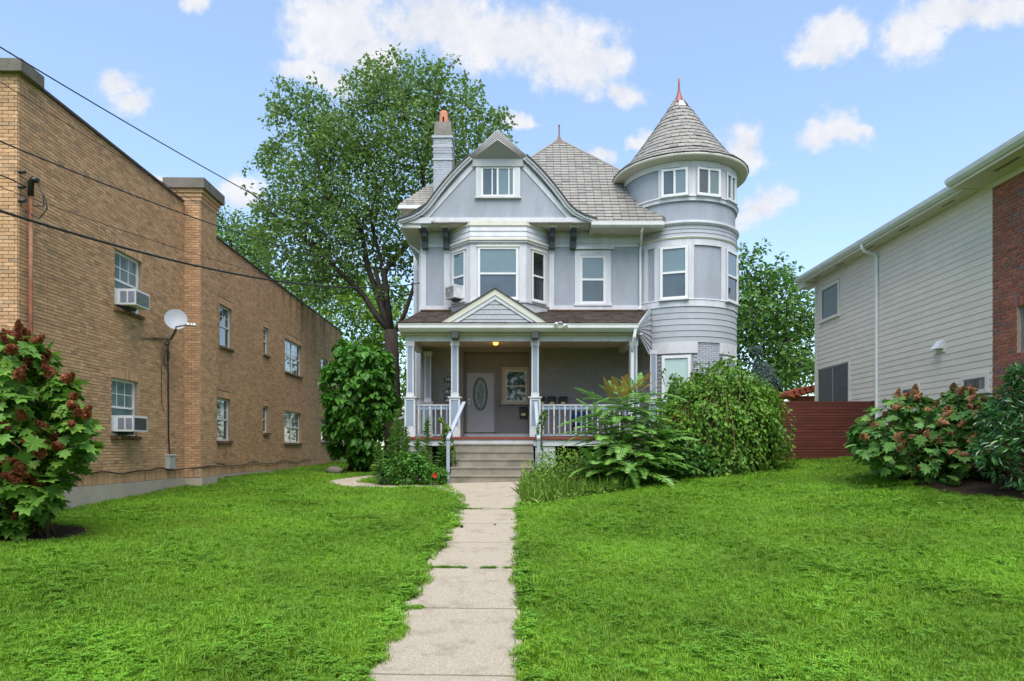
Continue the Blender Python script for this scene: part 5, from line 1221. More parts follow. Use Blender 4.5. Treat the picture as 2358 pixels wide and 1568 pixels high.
def tree(name, label, P, Yc, depth, ncl, rad, per, size, m, base, tr, fork, group=None, base_leaf=L_SIMPLE, limbs=True, lean=0.0):
    cl = poly_clumps(P, Yc, depth, ncl, rad); t = thing(name, label, 'tree', (base[0], base[1], GZ(*base)), group)
    for _ in range(int(ncl * .7)):
        i = random.randrange(len(P)); a, b = P[i], P[(i + 1) % len(P)]; q = random.random(); r_ = random.uniform(.22, .42) * rad
        x, y = a[0] + (b[0] - a[0]) * q + random.gauss(0, .28 * rad / Yc * F), a[1] + (b[1] - a[1]) * q + random.gauss(0, .28 * rad / Yc * F); Y = Yc + random.uniform(-.5, .5) * depth
        cl.append((np.array([WX(x, Y), Y, WZ(y, Y)]), r_))
    Pp, A, N = shell_leaves(cl, per, inner=.15); S = size * rng.uniform(.7, 1.25, len(Pp))
    joined('crown', base_leaf, leaf_T(Pp, A, N, S), m, t)
    f = np.array(fork); mb = MB().tube([(base[0], base[1], GZ(*base) - .2), (base[0] + (f[0] - base[0]) * .3 + lean, base[1], GZ(*base) + (f[2] - GZ(*base)) * .35), (base[0] + (f[0] - base[0]) * .7, base[1], GZ(*base) + (f[2] - GZ(*base)) * .7), tuple(f)], [tr * 1.35, tr * 1.05, tr * .92, tr * .8], 12)
    mb.build('trunk', M_bark, t, True)
    if limbs:
        cs = sorted(cl, key=lambda c: -c[1]); hi = f[2]; leaders = []
        far = [c for c, r in cs]; random.shuffle(far); picks = []
        for c in sorted(far, key=lambda c: -np.linalg.norm(c - f)):
            if all(np.linalg.norm(c - q) > np.linalg.norm(c - f) * .55 for q in picks): picks.append(c)
            if len(picks) == 5: break
        for c in picks:
            st = f - np.array([0, 0, random.uniform(0, .15) * (f[2] - GZ(*base))]); ln = np.linalg.norm(c - st); pts = bez(st, c, lift=random.uniform(.05, .2) * ln, n=9, wob=.02 * ln)
            leaders.append(pts); r0 = tr * random.uniform(.26, .45); MB().tube(pts, [max(.02, r0 * (1 - .9 * k / 9)) for k in range(10)], 8).build('branch', M_bark, t, True)
        for i, (c, r) in enumerate(cs[:40]):
            st = min((np.array(p) for l in leaders for p in l[2:7]), key=lambda p: np.linalg.norm(p - c) + .4 * abs(p[2] - c[2] + .8)); ln = np.linalg.norm(c - st)
            pts = bez(st, c, lift=random.uniform(.0, .15) * ln, n=6, wob=.03 * ln); mb = MB().tube(pts, [max(.015, tr * .16 * (1 - .85 * k / 6)) for k in range(7)], 6)
            for _ in range(4): mb.tube(bez(pts[random.randint(3, 6)], c + nrm(rng.normal(size=3)) * r * .9, n=3), [.026, .02, .013, .007], 4)
            mb.build('branch', M_bark, t, True)
    return t
zt_ = lambda pts, o=(560, 100), sc=2.3057: [((o[0] + x / sc) * K, (o[1] + y / sc) * K) for x, y in pts]
bigP = zt_([(850, 50), (1000, 90), (1250, 85), (1320, 200), (1340, 300), (1480, 350), (1470, 480), (1530, 560), (1400, 640), (1250, 800), (1100, 900), (1000, 960), (980, 1250), (960, 1330), (850, 1400), (700, 1330), (560, 1400), (420, 1480), (300, 1340), (180, 1260), (60, 1060), (20, 1000), (90, 900), (100, 680), (110, 590), (200, 480), (210, 400), (160, 330), (220, 200), (300, 250), (440, 210), (480, 300), (600, 360), (590, 240), (640, 150), (700, 90)])
_mx, _my = sum(p[0] for p in bigP) / len(bigP), sum(p[1] for p in bigP) / len(bigP); bigP = [(_mx + (x - _mx) * .96 - 6, _my + (y - _my) * .965 + 4) for x, y in bigP]
tree('oak_tree', 'huge dark green tree towering behind the grey house on the left', bigP, 31.0, 2.7, 205, .9, 250.0, .20, M_oak, (WX(908, 30), 30.0), .36, W(900, 760, 30), group=None)
tree('tree', 'pale green tree beyond the roof of the brick building', [(490, 470), (530, 495), (600, 520), (620, 560), (640, 640), (700, 690), (640, 720), (520, 640), (470, 560)], 46, 2.5, 40, 1.2, 120.0, .3, M_midleaf, (WX(560, 46), 46.0), .25, W(570, 760, 46), 'background trees')
tree('tree', 'bright yellow green tree low behind the big trunk', [(650, 640), (700, 600), (800, 600), (900, 640), (940, 720), (930, 860), (990, 840), (1000, 960), (890, 1010), (740, 980), (720, 880), (700, 780)], 44, 3, 85, 1.25, 130.0, .3, M_lightleaf, (WX(800, 45), 45.0), .2, W(800, 900, 45), 'background trees')
tree('tree', 'airy green tree between the turret and the cream house', zt_([(120, 60), (260, 90), (370, 130), (430, 200), (520, 310), (590, 240), (650, 200), (700, 330), (880, 450), (900, 700), (930, 1000), (920, 1280), (700, 1330), (450, 1320), (200, 1250), (100, 900), (60, 500)], (1700, 580), 3.92), 33, 2.2, 80, .9, 210.0, .24, M_midleaf, (WX(1790, 33), 33.0), .2, W(1790, 880, 33), 'background trees')
tree('spruce', 'small blue grey conifer behind the vine covered mound', [(1752, 800), (1775, 860), (1790, 930), (1700, 930), (1730, 860)], 29, .6, 16, .5, 190, .15, leafmat('blue_needles', (.14, .20, .18), (.18, .25, .23), (.10, .16, .14)), (WX(1750, 29), 29.0), .1, W(1750, 860, 29), None, L_LANCE, False)
# distant greenery closing the gaps between the buildings
hedge_cl = [(np.array([x, random.uniform(52, 58), random.uniform(.3, 8.0)]), random.uniform(1.5, 2.4)) for x in np.arange(-34, 40, .8)]
Pp, A, N = shell_leaves(hedge_cl, 180, inner=.3)
tag(joined('distant_woods', L_SIMPLE, leaf_T(Pp, A, N, .38), M_midleaf, None), 'band of distant greenery behind the houses', 'woods', kind='stuff')

stc = [(np.array([x + random.uniform(-1, 1), random.uniform(-26, -20), random.uniform(1.0, 11)]), random.uniform(1.6, 2.6)) for x in np.arange(-45, 46, .75)]  # unseen trees, added so windows mirror foliage and low sky is blocked
Pp, A, N = shell_leaves(stc, 150, inner=.3)
tag(joined('unseen_woods', L_SIMPLE, leaf_T(Pp, A, N, .55), M_midleaf, None), 'unseen mass of trees added behind the viewer for window reflections', 'woods', kind='stuff')
# ---- broad leaved shrub by the far end of the brick building
zc4 = lambda pts: [((740 + x / 4.02) * K, (760 + y / 4.02) * K) for x, y in pts]
catP = zc4([(180, 250), (260, 190), (400, 210), (600, 260), (740, 300), (770, 420), (740, 560), (770, 650), (780, 800), (760, 900), (620, 960), (600, 1250), (590, 1330), (400, 1330), (300, 1300), (180, 1260), (70, 1150), (60, 1080), (100, 1000), (150, 950), (120, 800), (80, 600), (70, 520), (100, 440), (180, 380), (210, 320)])
M_cat = leafmat('catalpa_leaves', (.055, .18, .018), (.085, .24, .022), (.04, .135, .018), rough=.45, trans=.35)
cat = thing('catalpa_shrub', 'tall shrub with big heart-shaped leaves by the far end of the brick building', 'shrub', (WX(820, 25.5), 25.5, GZ(-5.8, 25.5)))
cl = poly_clumps(catP, 25.5, 1.3, 95, .55); Pp, A, N = shell_leaves(cl, 38, inner=.5, droop=.9, up=.9, jit=.45); T = leaf_T(Pp, A, N, .25 * rng.uniform(.7, 1.2, len(Pp)))
rk = proj_size(T) * np.where(T[:, 1, 3] < 25.0, 1, .1); pieces('leaf', L_HEART, T, M_cat, cat, 300, 'inner_leaves', rk)
for i, (c, r) in enumerate(cl[:16]):
    MB().tube(bez((WX(820, 25.5) + random.uniform(-.4, .4), 25.6 + random.uniform(-.3, .3), GZ(-5.8, 25.5) - .1), c, .5, 6, .06), [.05, .045, .04, .03, .024, .018, .01], 6).build('stem', M_bark, cat, True)
tag(mesh_obj('stone', *(lambda c: ([tuple(np.array(c) + np.array([math.cos(a) * math.cos(b) * .3, math.sin(a) * math.cos(b) * .2, math.sin(b) * .17]) * (1 + .15 * math.sin(a * 3 + b * 5))) for b in np.linspace(-1.2, 1.5, 6) for a in np.linspace(0, 6.283, 13)[:-1]], [(i * 12 + k, i * 12 + (k + 1) % 12, (i + 1) * 12 + (k + 1) % 12, (i + 1) * 12 + k) for i in range(5) for k in range(12)]))((WX(770, 24), 24.0, GZ(-6.2, 24) + .12)), M_cap, None, True), 'pale stone lying below the catalpa shrub by the brick wall', 'stone')
# ---- hydrangeas
M_hyd = leafmat('hydrangea_leaves', (.10, .225, .03), (.14, .29, .036), (.19, .33, .045), rough=.5, trans=.3)
M_hydd = leafmat('hydrangea_leaves_dark', (.085, .205, .045), (.115, .255, .05), (.15, .29, .05), rough=.5, trans=.3)
M_rustfl = mat('rust_red_florets', (.20, .055, .028), .8, .15, var=.2, vscale=9, rnd=.4, col2=(.28, .10, .045), col3=(.13, .03, .02), trans=.15)
M_rustfl2 = mat('pinkish_tan_florets', (.36, .17, .09), .8, .15, var=.2, vscale=9, rnd=.3, col2=(.42, .24, .11), col3=(.27, .08, .055), trans=.15)
def panicle(n=150):
    V, Fc = [], []
    for k in range(n):
        t = random.random() ** .8; r = .42 * (1 - t) ** .6 * random.uniform(.75, 1.0); a = random.uniform(0, 6.283)
        p = np.array([r * math.cos(a), t, r * math.sin(a)]); d = nrm(np.array([math.cos(a), .3, math.sin(a)]) + rng.normal(size=3) * .4)
        x = nrm(np.cross(d, [0, 1, .3])); y = np.cross(d, x); s = .085
        i = len(V); V += [tuple(p + x * s), tuple(p + y * s + d * .02), tuple(p - x * s), tuple(p - y * s + d * .02)]; Fc.append((i, i + 1, i + 2, i + 3))
    for k in range(6):
        a, b = k / 6 * 6.283, (k + 1) / 6 * 6.283; i = len(V); V += [(.3 * math.cos(a), .05, .3 * math.sin(a)), (.3 * math.cos(b), .05, .3 * math.sin(b)), (.02 * math.cos(b), .9, .02 * math.sin(b)), (.02 * math.cos(a), .9, .02 * math.sin(a))]; Fc.append((i, i + 1, i + 2, i + 3))
    return V, Fc
PAN = [panicle() for _ in range(3)]
def hydrangea(label, P, Yc, depth, ncl, rad, per, size, m, fm, heads, hsize, base, ext=None):
    t = thing('hydrangea_bush', label, 'bush', (base[0], base[1], GZ(*base)))
    cl = poly_clumps(P, Yc, depth, ncl, rad); Pp, A, N = shell_leaves(cl, per, inner=.65, droop=.55, up=1.1, jit=.5)
    T = leaf_T(Pp, A, N, size * rng.uniform(.65, 1.2, len(Pp))); rk = proj_size(T) * np.where(T[:, 1, 3] < Yc - depth * .15, 1, .2)
    pieces('leaf', L_LOBED, T, m, t, 300, 'inner_leaves', rk)
    for i, (c, r) in enumerate(cl[:18]): MB().tube(bez((base[0] + random.uniform(-.5, .5), base[1] + random.uniform(-.3, .3), GZ(*base) - .1), c, .3, 5, .03), [.022, .02, .018, .015, .012, .008], 5).build('stem', M_twig, t, True)
    fr = sorted([c for c in cl if -30 < CX + c[0][0] / c[0][1] * F < 2380], key=lambda c: c[0][1] - .45 * c[0][2] + random.uniform(-.2, .2)); fr = fr[:int(len(fr) * .8)]
    for i in range(heads):
        c, r = fr[i % len(fr)] if i < len(fr) * 1.4 else random.choice(fr)
        d = nrm(np.array([random.uniform(-.8, .8), random.uniform(-1.0, -.2), random.uniform(-.1, .9)])); p = c + d * (r + .07)
        ax = nrm(d * np.array([1, 1, .6]) + np.array([0, 0, random.uniform(-.3, .6)])); s = hsize * random.uniform(.75, 1.25)
        me_i = i % 3; key = ('pan', fm.name, me_i)
        if key not in CACHE: CACHE[key] = fast_mesh('flower_head', *PAN[me_i]); CACHE[key].materials.append(fm)
        T_ = leaf_T(p[None], ax[None], nrm(rng.normal(size=(1, 3))), s)[0]; link(bpy.data.objects.new('flower_head', CACHE[key]), t, Matrix(T_.tolist()))
    return t
CACHE = {}
lhP = [(-170, 800), (0, 778), (60, 782), (110, 825), (130, 868), (175, 890), (185, 920), (170, 955), (205, 985), (212, 1025), (190, 1045), (165, 1085), (130, 1110), (115, 1150), (80, 1185), (55, 1225), (-170, 1240)]
hydrangea('big hydrangea with rust red flower heads before the brick corner', lhP, 10.4, .85, 110, .38, 30, .235, M_hyd, M_rustfl, 95, .195, (WX(40, 10.4), 10.5))
rhP = [(2010, 945), (2060, 925), (2120, 905), (2200, 898), (2290, 905), (2300, 1000), (2290, 1095), (2190, 1118), (2110, 1105), (2040, 1085), (1985, 1060), (1965, 1010), (1985, 970)]
hydrangea('spreading hydrangea with pinkish tan flower heads beside the red fence', rhP, 14.6, .9, 95, .36, 20, .24, M_hydd, M_rustfl2, 85, .2, (WX(2150, 14.7), 14.7))
# ---- glossy laurel at the right edge
lar = thing('laurel_bush', 'glossy dark green laurel bush at the right edge of the lawn', 'bush', (WX(2400, 12.4), 12.4, GZ(9.2, 12.4)))
larP = [(2365, 825), (2330, 850), (2310, 900), (2262, 955), (2248, 1020), (2262, 1080), (2310, 1120), (2400, 1140), (2640, 1150), (2640, 830), (2480, 800)]
M_lar = leafmat('laurel_leaves', (.035, .115, .03), (.05, .15, .036), (.085, .21, .04), rough=.22, spec=.6, trans=.15)
cl = poly_clumps(larP, 12.4, .9, 75, .34); Pp, A, N = shell_leaves(cl, 110, inner=.45, droop=.15, up=.5, jit=.5); T = leaf_T(Pp, A, N, .16 * rng.uniform(.7, 1.2, len(Pp)))
pieces('leaf', L_LANCE, T, M_lar, lar, 300, 'inner_leaves', proj_size(T) * np.where(T[:, 1, 3] < 11.9, 1, .2))
for i, (c, r) in enumerate(cl[:14]): MB().tube(bez((WX(2400, 12.4) + random.uniform(-.3, .3), 12.5, GZ(9.2, 12.4) - .1), c, .2, 5, .02), [.03, .026, .02, .016, .012, .008], 5).build('stem', M_bark, lar, True)
# ---- vine covered mound
mo = thing('vine_mound', 'rounded mound of trailing vines in front of the turret', 'bush', (WX(1680, 18.6), 18.6, GZ(5.9, 18.6)))
M_vine = leafmat('vine_leaves', (.08, .19, .016), (.115, .245, .02), (.165, .31, .024), rough=.45, trans=.32)
mc = np.array([WX(1652, 18.5), 18.5, .55]); mr_ = np.array([1.78, 1.35, 2.68])
def bump_r(d): return 1 + .07 * np.sin(d[:, 0] * 7 + 1) * np.sin(d[:, 2] * 6 + 2) + .05 * np.sin(d[:, 0] * 15 + d[:, 2] * 13) + .05 * np.sin(d[:, 1] * 11 + d[:, 2] * 9 + 1)
n = 17000; d = nrm(rng.normal(size=(n * 2, 3))); d = d[d[:, 2] > -.35][:n]; n = len(d)
d = np.sign(d) * np.abs(d) ** .82
rad = bump_r(d) * (.84 + .17 * rng.random(n) ** .6); sq = np.where(d[:, 2] > 0, 1, 1.0)
Pp = mc + d * rad[:, None] * mr_; gz_ = np.array([GZ(a, b) for a, b in Pp[:, :2]]); Pp[:, 2] = np.maximum(Pp[:, 2], gz_ + .03)
A = nrm(np.array([0, 0, -.9]) + d * .35 + rng.normal(size=(n, 3)) * .5); N = nrm(d + rng.normal(size=(n, 3)) * .45 + np.array([0, 0, .25]))
joined('foliage', L_OVATE, leaf_T(Pp, A, N, .115 * rng.uniform(.6, 1.2, n)), M_vine, mo)
V, Fc = [], []
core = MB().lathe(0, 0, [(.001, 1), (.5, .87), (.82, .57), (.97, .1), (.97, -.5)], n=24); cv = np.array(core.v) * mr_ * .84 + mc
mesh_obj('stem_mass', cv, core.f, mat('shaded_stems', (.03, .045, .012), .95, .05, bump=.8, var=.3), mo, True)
for k in range(26):
    a = random.uniform(-1.4, 1.4); e = random.uniform(.3, 1.2); ln = random.uniform(.5, 1.3); pts = []
    for i in range(7):
        ee = e - i * ln / 9; dd = nrm(np.array([math.sin(a + .05 * i * math.sin(k)) * math.cos(ee), -math.cos(a) * math.cos(ee), math.sin(ee)]))
        pts.append(tuple(mc + dd * mr_ * (1.02 + .012 * math.sin(i * 2 + k))))
    MB().tube(pts, .007, 4).build('vine_stem', mat('pale_vine_stem', (.22, .15, .06), .8, var=.2), mo, True)
def shoot(parent, pts, size, m, per=9, base_leaf=L_OVATE, stem=M_twig, sr=.008, name='shoot'):
    P_ = [np.array(p) for p in pts]; Q, A, N = [], [], []
    for a, b in zip(P_, P_[1:]):
        for _ in range(per):
            t = random.random(); dd = nrm(rng.normal(size=3)); Q.append(a + (b - a) * t); A.append(nrm(dd + nrm(b - a) * .5)); N.append(nrm(np.array([0, -.3, 1]) + rng.normal(size=3) * .5))
    joined(name, base_leaf, leaf_T(np.array(Q), np.array(A), np.array(N), size * rng.uniform(.6, 1.2, len(Q))), m, parent)
    MB().tube([tuple(p) for p in P_], sr, 5).build('stem', stem, parent, True)
for (pts, s) in (([(1812, 935), (1830, 970), (1822, 1005), (1828, 1030)], .1), ([(1590, 870), (1600, 835), (1632, 838)], .12), ([(1530, 885), (1523, 862), (1530, 850)], .08), ([(1690, 848), (1700, 832), (1712, 836)], .08), ([(1815, 960), (1826, 990), (1818, 1020)], .1)):
    shoot(mo, [W(x, y, 17.9) for x, y in pts], s, M_vine, 9)
# ---- ailanthus sapling with long pinnate fronds
def frond_mesh(bend, n=17):
    V, Fc = [], []
    def pt(t): return np.array([.03 * math.sin(t * 5), t * (1 - .12 * bend * t), -bend * .5 * t * t])
    for i in range(8):
        a, b = pt(i / 8), pt((i + 1) / 8); w_ = .008; k = len(V); V += [tuple(a + [w_, 0, .003]), tuple(b + [w_, 0, .003]), tuple(b - [w_, 0, -.003]), tuple(a - [w_, 0, -.003])]; Fc.append((k, k + 1, k + 2, k + 3))
    for i in range(n):
        t = .16 + .84 * i / (n - 1); p = pt(t); tg = nrm(pt(min(1, t + .02)) - pt(t - .02)); ln = .23 * (math.sin(math.pi * min(1, .25 + .68 * t)) ** .7) * (1.1 - .25 * t)
        for s in (-1, 1):
            ax = nrm(np.array([s * 1.0, .45 + .3 * t, -.28]) + rng.normal(size=3) * .08); wv = nrm(tg) * .03
            q = p + ax * ln; m1 = p + ax * ln * .4 + np.array([0, 0, .015]); k = len(V)
            V += [tuple(p), tuple(m1 + wv), tuple(q), tuple(m1 - wv)]; Fc += [(k, k + 1, k + 2), (k, k + 2, k + 3)]
    return V, Fc
M_fr = leafmat('ailanthus_leaflets', (.165, .35, .06), (.21, .40, .07), (.13, .29, .05), rough=.45, spec=.4, trans=.3)
M_frl = leafmat('pale_ailanthus_leaflets', (.17, .35, .08), (.22, .40, .09), (.14, .30, .07), trans=.3)
M_fry = leafmat('young_yellow_orange_leaflets', (.30, .26, .03), (.38, .22, .03), (.42, .15, .03), trans=.35)
ai = thing('ailanthus_sapling', 'feathery sapling with long drooping fronds and yellow tips right of the steps', 'sapling', (WX(1440, 17.1), 17.1, GZ(2.85, 17.1)))
FR = {}
for nm, m in (('g', M_fr), ('l', M_frl), ('y', M_fry)):
    for b in range(3): me = fast_mesh('frond', *frond_mesh((.25, .6, 1.0)[b])); me.materials.append(m); FR[nm, b] = me
def frond(p, ax, s, kind, b):
    T_ = leaf_T(np.array(p, float)[None], np.array(ax, float)[None], nrm(np.array([[0, 0, 1.0]]) + rng.normal(size=(1, 3)) * .12), s)[0]
    link(bpy.data.objects.new('frond', FR[kind, b]), ai, Matrix(T_.tolist()))
stems = [((1442, 1100), (1425, 905), 17.2, 1.0), ((1448, 1100), (1465, 895), 17.5, 1.0), ((1435, 1105), (1385, 960), 17.0, .8), ((1455, 1105), (1520, 985), 17.1, .8), ((1450, 1110), (1490, 1060), 16.6, .5), ((1440, 1110), (1370, 1065), 16.7, .5), ((1450, 1110), (1440, 1010), 16.7, .7)]
for (b0, t0, Y, tall) in stems:
    a, t_ = np.array(W(*b0, 17.1)), np.array(W(*t0, Y)); a[2] = GZ(a[0], 17.1) - .05
    MB().tube(bez(a, t_, .1, 6, .015), [.03, .028, .024, .02, .016, .012, .008], 6).build('stem', mat('green_brown_stem', (.13, .10, .045), .8), ai, True)
    nf = int(16 + 16 * tall)
    for k in range(nf):
        h_ = .35 + .65 * k / (nf - 1); p = a + (t_ - a) * h_ + np.array([0, 0, .1 * (h_ - h_ * h_)]); an = k * 2.4 + Y * 3
        top = h_ > .9
        ax = np.array([math.cos(an), math.sin(an) * .9 - .15, (.9 if top else .15 + .45 * h_ - .25 * (1 - h_))]); s = random.uniform(1.0, 1.4) * (.58 if top else 1.0) * (.8 + .2 * tall)
        frond(p, ax, s, 'y' if (top and tall > .7 and k % 2 == 0) else ('l' if (h_ > .7 and k % 2) else 'g'), 0 if top else random.choice((1, 1, 2)))
for (xy, Y, ax, s, kd, b) in (((1405, 925), 17.1, (-1, -.2, .5), 1.0, 'l', 0), ((1400, 955), 17.0, (-1, -.3, .1), 1.15, 'l', 1), ((1395, 985), 16.9, (-1, -.2, -.05), 1.15, 'g', 1), ((1500, 1060), 16.5, (1, -.3, .08), 1.25, 'g', 1),
                             ((1415, 930), 17.1, (-.35, -.3, 1), .75, 'y', 0), ((1432, 925), 17.0, (.1, -.3, 1), .7, 'y', 0), ((1460, 935), 17.2, (.7, -.2, .75), .9, 'l', 0), ((1452, 930), 17.3, (-.2, -.1, 1), .72, 'y', 0), ((1475, 950), 17.2, (1, -.2, .3), 1.1, 'l', 1), ((1505, 1000), 16.9, (1, -.2, .35), 1.0, 'g', 1)):
    frond(W(*xy, Y), ax, s, kd, b)
# ---- low broad-leaved shrub under it, to the right
def shrub(name, label, P, Yc, depth, ncl, rad, per, size, m, leaf, base, droop=.3, up=.8):
    t = thing(name, label, 'shrub', (base[0], base[1], GZ(*base))); cl = poly_clumps(P, Yc, depth, ncl, rad)
    Pp, A, N = shell_leaves(cl, per, inner=.4, droop=droop, up=up, jit=.6); joined('foliage', leaf, leaf_T(Pp, A, N, size * rng.uniform(.6, 1.25, len(Pp))), m, t)
    for i, (c, r) in enumerate(cl[:10]): MB().tube(bez((base[0] + random.uniform(-.2, .2), base[1], GZ(*base) - .05), c, .1, 4, .01), [.012, .01, .008, .007, .005], 4).build('stem', M_twig, t, True)
    return t
shrub('shrub', 'low broad-leaved shrub between the feathery sapling and the vine mound', [(1490, 1010), (1540, 990), (1600, 1005), (1640, 1040), (1680, 1060), (1670, 1085), (1600, 1095), (1510, 1095)], 17.4, .5, 34, .26, 60, .13, leafmat('broad_weed_leaves', (.06, .17, .03), (.085, .22, .035), (.13, .26, .04)), L_OVATE, (WX(1580, 17.4), 17.4))
shrub('shrub', 'bright green bushy shrub left of the concrete steps', [(880, 1070), (910, 1040), (960, 1045), (1000, 1070), (1030, 1085), (1030, 1110), (960, 1115), (890, 1113)], 18.75, .35, 44, .2, 90, .085, leafmat('bright_shrub_leaves', (.075, .21, .025), (.105, .27, .03), (.05, .15, .025)), L_OVATE, (WX(955, 18.75), 18.75))
fl_ = thing('flower', 'single red flower in front of the shrub left of the steps', 'flower', W(1001, 1105, 18.4))
V, Fc = [], []
fc_ = np.array(W(1001, 1094, 18.35))
for k in range(9):
    a = k * .7; i = len(V); V += [tuple(fc_), tuple(fc_ + np.array([math.cos(a) * .05, -.02, math.sin(a) * .05])), tuple(fc_ + np.array([math.cos(a + .35) * .075, -.035, math.sin(a + .35) * .075])), tuple(fc_ + np.array([math.cos(a + .7) * .05, -.02, math.sin(a + .7) * .05]))]; Fc.append((i, i + 1, i + 2, i + 3))
mesh_obj('petals', V, Fc, mat('red_petal', (.6, .03, .02), .6, .2, var=.1, trans=.2), fl_); MB().tube([tuple(fc_), (fc_[0], fc_[1], GZ(fc_[0], fc_[1]) - .02)], .006, 5).build('stem', M_twig, fl_)
# ---- tall feathery weeds
M_weed = leafmat('tall_weed_leaves', (.11, .24, .045), (.15, .30, .055), (.19, .33, .06))
M_weedy = leafmat('yellow_green_weed_tips', (.16, .26, .05), (.19, .30, .05), (.13, .22, .04))
wd = ['tallest feathery weed spike left of the porch corner', 'feathery weed just left of the tallest spike', 'feathery weed directly before the porch corner pedestal', 'short weed at the left end of the weed clump', 'thin weed rising before the left balustrade', 'weed with drooping tip right of the corner pedestal', 'leafy weed before the whitewashed pier', 'slender weed near the left handrail post', 'weed in the back of the clump by the side rail', 'slim weed between the side rail and the corner column', 'ragged weed beside the bright green shrub']
sp_ = [(905, 945, 1090, 19.2), (892, 985, 1092, 19.0), (935, 985, 1085, 19.5), (876, 1020, 1100, 18.9), (980, 965, 1080, 19.6), (962, 1010, 1090, 19.4), (985, 1030, 1095, 19.2), (1012, 985, 1085, 19.7), (920, 970, 1085, 19.8), (928, 1010, 1090, 19.1), (900, 1040, 1100, 18.8)]
for (lab, (x, yt, yb, Y)) in zip(wd, sp_):
    p0 = np.array([WX(x, Y), Y, GZ(WX(x, Y), Y)]); top = np.array(W(x + random.uniform(-14, 14), yt, Y + random.uniform(-.3, .3))); t = thing('tall_weed', lab, 'weed', tuple(p0), 'feathery weeds left of the steps')
    pts = bez(p0 - np.array([0, 0, .05]), top, .0, 6, .012); MB().tube(pts, [.012, .011, .01, .009, .007, .005, .003], 5).build('stem', M_weed, t, True)
    h_ = top[2] - p0[2]; n = int(190 * h_); u_ = rng.random(n); Pp = p0 + (top - p0) * (.1 + .9 * u_)[:, None]; an = rng.random(n) * 6.283
    A = np.stack([np.cos(an), np.sin(an), .15 + .6 * u_ ** 2], 1); S = (.30 - .18 * u_) * rng.uniform(.7, 1.2, n); joined('leaves', L_LANCE, leaf_T(Pp, A, np.tile([0, 0, 1.0], (n, 1)) + rng.normal(size=(n, 3)) * .3, S, .75), M_weed, t)
    n2 = int(70 * min(1.5, h_)); u_ = rng.random(n2); Pp = p0 + (top - p0) * (.72 + .3 * u_)[:, None]; an = rng.random(n2) * 6.283
    joined('flower_tips', L_LANCE, leaf_T(Pp, np.stack([np.cos(an), np.sin(an), 1.2 + 0 * an], 1), rng.normal(size=(n2, 3)), .09 * (1.1 - .6 * u_)), M_weedy, t)
iris = thing('strap_leaf_plant', 'clump of arching strap leaves at the corner of the garden path', 'plant', (WX(885, 18.7), 18.7, GZ(-3.5, 18.7)))
M_strap = leafmat('strap_leaves', (.07, .16, .05), (.12, .22, .08), (.05, .13, .04))
for k in range(34):
    a = k * 2.4; b0 = np.array([WX(886, 18.75) + random.uniform(-.12, .12), 18.75 + random.uniform(-.1, .1), GZ(-3.5, 18.75)]); l = random.uniform(.35, .7); mb = MB()
    q = [b0 + np.array([math.cos(a) * l * t * .75, math.sin(a) * l * t * .75, l * (1.25 * t - 1.05 * t * t)]) for t in np.linspace(0, 1, 6)]; sd_ = np.array([-math.sin(a), math.cos(a), 0])
    for i in range(5): w0, w1 = .016 * (1 - i / 5.2), .016 * (1 - (i + 1) / 5.2); mb.quad(tuple(q[i] - sd_ * w0), tuple(q[i] + sd_ * w0), tuple(q[i + 1] + sd_ * w1), tuple(q[i + 1] - sd_ * w1))
    mb.build('strap_leaf', M_strap, iris)
# ---- vines on the handrails
for lab, pts, n in (('leafy vine climbing the right handrail of the steps', [(1232, 1085), (1240, 1040), (1236, 1000), (1243, 965), (1252, 945)], 42), ('leafy vine climbing the left handrail of the steps', [(1040, 1070), (1038, 1035), (1030, 1005), (1028, 985), (1005, 960)], 30)):
    t = thing('climbing_vine', lab, 'vine', W(*pts[0], 19.45), None)
    shoot(t, [W(x, y, 19.42) for x, y in pts], .095, leafmat('handrail_vine_leaves', (.09, .21, .02), (.13, .27, .025), (.06, .15, .02)), n, L_OVATE, M_twig, .01, 'foliage')
    shoot(t, [W(x + 9, y + 4, 19.5) for x, y in pts], .085, MATS['handrail_vine_leaves'], n, L_OVATE, M_twig, .008, 'foliage')
# ---- planting bed right of the steps
def bed_h(x, Y): return .10 + (.42 + .45 * max(0, min(1, (Y - 17.6) / 1.0))) * max(0, min(1, (Y - 15.6) / 2.6)) * max(.3, 1 - abs(x - 1.3) / 2.6)
bx, bt = [], 0
while len(bx) < 10500:
    x, Y = random.uniform(.2, 4.0), random.uniform(15.0, 19.3)
    if x < .22 + max(0, (Y - 16.5)) * .06 + .1 * math.sin(Y * 5) or x > 1.0 + (Y - 15) * 1.3 + .2 * math.sin(Y * 4): continue
    if Y > 18.6 and x < .75: continue
    bx.append((x, Y))
bx = np.array(bx); hh = np.array([bed_h(*p) * random.random() for p in bx]); Pp = np.stack([bx[:, 0], bx[:, 1], np.array([GZ(*p) for p in bx]) + hh], 1)
n = len(Pp); hf = 7600
M_bed = leafmat('bed_weed_leaves', (.125, .25, .03), (.175, .31, .036), (.23, .29, .06))
o1 = joined('bed_weeds', L_OVATE, leaf_T(Pp[:hf], rng.normal(size=(hf, 3)) + np.array([0, -.3, .1]), np.array([0, -.2, 1.0]) + rng.normal(size=(hf, 3)) * .4, .095 * rng.uniform(.5, 1.3, hf)), M_bed, None)
tag(o1, 'mass of low weeds in the bed right of the steps', 'weeds', kind='stuff')
Pp2 = Pp[hf:].copy(); Pp2[:, 2] -= hh[hf:] * .8; m2 = n - hf
